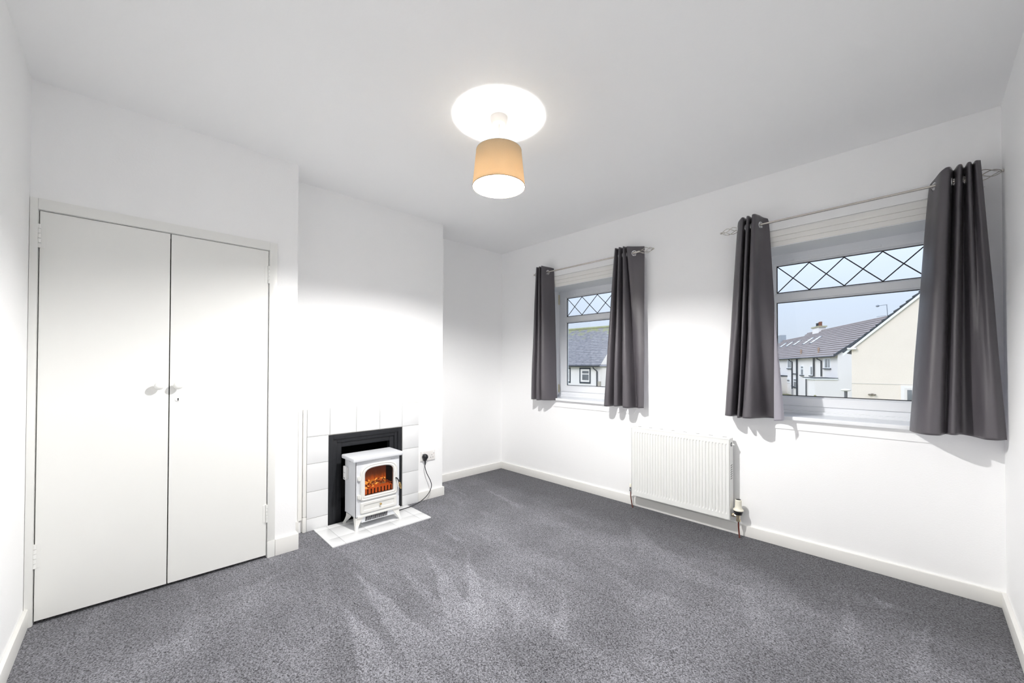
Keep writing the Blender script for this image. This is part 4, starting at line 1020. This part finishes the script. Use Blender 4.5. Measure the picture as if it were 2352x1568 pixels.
for s_ in (3.71, 13.0):
    bm = B(); tube(bm, [W(s_+0.45, -0.34, -0.2), W(s_+0.40, -0.30, -0.34), W(s_, -0.09, -0.55), W(s_, -0.09, GB if s_ > 5 else -2.2)], 0.07, 8); obj('downpipe', bm, PIPEM, h3, smooth=40)
for s_ in (5.68, 11.11):
    bm = B(); tube(bm, [W(s_, -0.12, -0.2), W(s_, -0.12, GB if s_ > 6 else -2.25)], 0.085, 8); obj('soil_pipe', bm, PIPEM, h3, smooth=40)
    bm = B(); p0 = W(s_, 0.35, 0.35*TA+0.05); lathe(bm, [(0.10, 0), (0.08, 0.25), (0.11, 0.35), (0.10, 0.60), (0, 0.64)], p0, seg=12); obj('roof_vent', bm, mat('pink_clay', (0.36, 0.25, 0.19), 0.8), h3, smooth=40)
bm = B(); tube(bm, [W(11.11, -0.12, -2.05), W(13.0, -0.10, -2.05)], 0.05, 8); tube(bm, [W(11.11, -0.12, -3.75), W(13.2, -0.10, -3.62)], 0.05, 8); obj('waste_pipe', bm, PIPEM, h3, smooth=40)
def bwin(s0, s1, z0, z1, panes, sill=True):
    bm = B(); bbox(bm, s0, s1, -0.05, 0.0, z0, z1); f_ = obj('window_frame', bm, UPVC, h3)
    for a, b_, c, d in panes:
        bm = B(); bbox(bm, s0+(s1-s0)*a, s0+(s1-s0)*b_, -0.07, -0.05, z0+(z1-z0)*c, z0+(z1-z0)*d); obj('pane', bm, FARGL, f_)
    if sill:
        bm = B(); bbox(bm, s0-0.08, s1+0.08, -0.14, 0.0, z0-0.10, z0); obj('sill', bm, DGREY, f_)
bwin(1.55, 3.15, -1.32, -0.30, ((0.10, 0.28, 0.08, 0.92), (0.42, 0.80, 0.08, 0.92)))
bwin(6.20, 7.10, -2.15, -1.05, ((0.15, 0.62, 0.10, 0.88),))
bwin(9.05, 10.1, -2.15, -1.05, ((0.15, 0.72, 0.05, 0.62), (0.15, 0.72, 0.74, 0.92)))
bwin(13.45, 15.0, -1.38, -0.28, ((0.12, 0.38, 0.10, 0.90), (0.52, 0.80, 0.10, 0.90)))
bwin(18.3, 19.9, -1.38, -0.28, ((0.12, 0.38, 0.10, 0.90), (0.52, 0.80, 0.10, 0.90)))
bwin(11.35, 12.7, -3.70, -2.65, ((0.15, 0.80, 0.08, 0.62), (0.15, 0.80, 0.74, 0.92)))
bwin(14.0, 15.2, -3.3, -2.60, ((0.12, 0.88, 0.30, 0.60),), False)
for s_ in (13.3, 15.9, 20.2, 23.4, 26.4):
    b0, b1 = (2.10, 3.25) if s_ < 19 else (2.2, 3.1)
    bm = B(); a = W(s_, b0, b0*TA+0.10); c = W(s_, b1, b1*TA+0.10); d = W(s_+0.85, b1, b1*TA+0.10); e_ = W(s_+0.85, b0, b0*TA+0.10)
    prism(bm, [a, c, d, e_], Vector((0, 0, 0.07))); kf = obj('skylight', bm, DGREY, h3)
    ins = lambda p, q__, k_: p.lerp(q__, k_)
    cen = (a+c+d+e_)/4; bm = B(); prism(bm, [cen+(p-cen)*0.86+Vector((0, 0, 0.071)) for p in (a, c, d, e_)], Vector((0, 0, 0.02))); obj('pane', bm, mat('sky_painted_glass', (0.80, 0.86, 0.92), 0.1, 0.6), kf)  # sky reflection painted in as the pane's pale blue colour
bm = B(); bbox(bm, 17.4, 19.6, 4.2, 5.0, 4.6*TA-0.6, 4.6*TA+0.55); chs = obj('chimney', bm, RENDW, h3)
bm = B(); bbox(bm, 17.2, 19.8, 4.1, 5.1, 4.6*TA+0.55, 4.6*TA+0.72); obj('chimney_cap', bm, mat('lichened_cap', (0.42, 0.40, 0.28), 0.9), chs)
for k, s_ in enumerate((17.8, 18.2, 18.65, 19.1)):
    bm = B(); lathe(bm, [(0.15, 0), (0.12, 0.35), (0.15, 0.42), (0.13, 0.5+0.1*(k < 2)), (0, 0.55)], W(s_, 4.6, 4.6*TA+0.72), seg=12); obj('chimney_pot', bm, POT if k < 2 else PIPEM, chs, smooth=40)
bm = B(); bbox(bm, 31.5, 33.0, 3.5, 4.3, 3.9*TA-0.4, 3.9*TA+1.1); obj('chimney', bm, mat('grey_chimney', (0.35, 0.38, 0.42), 0.9), h3)
# flat-roofed extension on the end house
bm = B(); bbox(bm, 0.0, 2.05, -1.85, -0.001, GB, -2.42); ex = obj('rear_extension', bm, RENDW, h3)
bm = B(); bbox(bm, -0.08, 2.5, -1.98, -0.001, -2.42, -2.30); obj('fascia', bm, mat('white_bargeboard', (0.85, 0.88, 0.9), 0.5), ex)
bm = B(); bbox(bm, -0.10, 2.9, -2.0, -0.001, -2.30, -2.24); obj('felt_roof', bm, DGREY, ex)
bm = B(); tube(bm, [W(2.0, -1.95, -2.4), W(2.0, -1.95, GB)], 0.06, 8); obj('downpipe', bm, PIPEM, ex, smooth=40)
# neighbouring lean-to further along
bm = B(); bbox(bm, 15.2, 19.0, -1.2, -0.001, GB, -2.45); ex2 = obj('rear_extension', bm, RENDG, h3)
bm = B(); bbox(bm, 15.1, 19.2, -1.35, -0.001, -2.45, -2.33); obj('felt_roof', bm, DGREY, ex2)

# garden bits
def wb(bm, s0, s1, v0, v1, z0, z1): bbox(bm, s0, s1, v0, v1, z0, z1)
gs = thing('garden_shed', 'low grey-green panelled shed with dark posts, behind the terraced houses', 'shed', tuple(W(15, -2.6, GB)))
bm = B(); wb(bm, 12.6, 17.6, -3.0, -2.0, GB, -3.28); obj('shed_walls', bm, GREENP, gs)
for s_ in (12.6, 13.9, 15.1, 16.4, 17.6):
    bm = B(); wb(bm, s_-0.06, s_+0.06, -3.08, -2.99, GB, -3.22); obj('post', bm, DGREY, gs)
bm = B(); wb(bm, 12.5, 17.7, -3.1, -1.9, -3.28, -3.20); obj('shed_roof', bm, DGREY, gs)
bm = B()
r_ = bmesh.ops.create_icosphere(bm, subdivisions=3, radius=1)
cS = W(15.6, -6.0, GB)
for v in bm.verts:
    f = 1+0.25*noise.noise(v.co*2.1); v.co = Vector((v.co.x*2.0*f, v.co.y*1.7*f, v.co.z*1.15*f)) + cS
tag(obj('soil_heap', bm, SOIL, smooth='all'), 'heap of reddish bare soil at the left edge of the near window', 'soil')
bm = B(); r2 = random.Random(3)
for k in range(260):
    a = r2.uniform(0, 6.28); r_ = abs(r2.gauss(0, 0.35)); p = cS + Vector((-0.75+r_*math.cos(a), r_*math.sin(a), 1.0+r2.uniform(0, 0.45)))
    d_ = Vector((r2.uniform(-1, 1), r2.uniform(-1, 1), r2.uniform(0.1, 1))).normalized()*0.16; s_ = d_.cross(Vector((0, 0, 1))).normalized()*0.05
    bm.faces.new([bm.verts.new(x) for x in (p, p+d_*0.5+s_, p+d_, p+d_*0.5-s_)])
tag(obj('green_bush', bm, mat('bright_leaves', (0.22, 0.48, 0.08), 0.8, var=0.3, vscale=8), recalc=False), 'small bright green bush on top of the soil heap', 'bush')
fn = thing('low_garden_fence', 'low dark wooden garden fence in front of the terraced houses', 'fence', tuple(W(9, -5, GB)))
for k in range(12):
    s_ = 5.2+k*0.62
    bm = B(); wb(bm, s_, s_+0.56, -5.06, -5.0, GB, -4.02+0.05*(k % 3 == 0)); obj('board', bm, mat('dark_fence_wood', (0.15, 0.13, 0.11), 0.9, var=0.3, vscale=4), fn)
bm = B(); wb(bm, 5.1, 12.7, -5.12, -5.06, -4.22, -4.14); obj('rail', bm, DGREY, fn)
def post(label, s_, v_, zt, r_, m, cap=None):
    t_ = thing('garden_post', label, 'post', tuple(W(s_, v_, GB)))
    bm = B(); lathe(bm, [(r_, GB-0.0), (r_, zt-0.03), (r_*0.6, zt), (0, zt)], Vector((W(s_, v_, 0).x, W(s_, v_, 0).y, BN.z)), seg=12); obj('shaft', bm, m, t_, smooth=40)
    if cap:
        bm = B(); ball(bm, W(s_, v_, zt+0.05), 0.22, (1.5, 1.5, 0.45), 12); obj('cap', bm, cap, t_, smooth='all')
post('slim grey post in front of the flat-roofed extension', 1.1, -3.4, -3.42, 0.07, mat('grey_post', (0.32, 0.31, 0.32), 0.7))
post('short stubby post with a mossy top right of the slim grey one', -3.0, -2.8, -3.75, 0.09, mat('moss_post', (0.28, 0.28, 0.14), 0.8))
post('dark post with a white cap at the corner of the cream house', -8.6, -2.6, -3.02, 0.10, mat('dark_post', (0.12, 0.13, 0.15), 0.6), mat('white_cap', (0.85, 0.86, 0.88), 0.5))
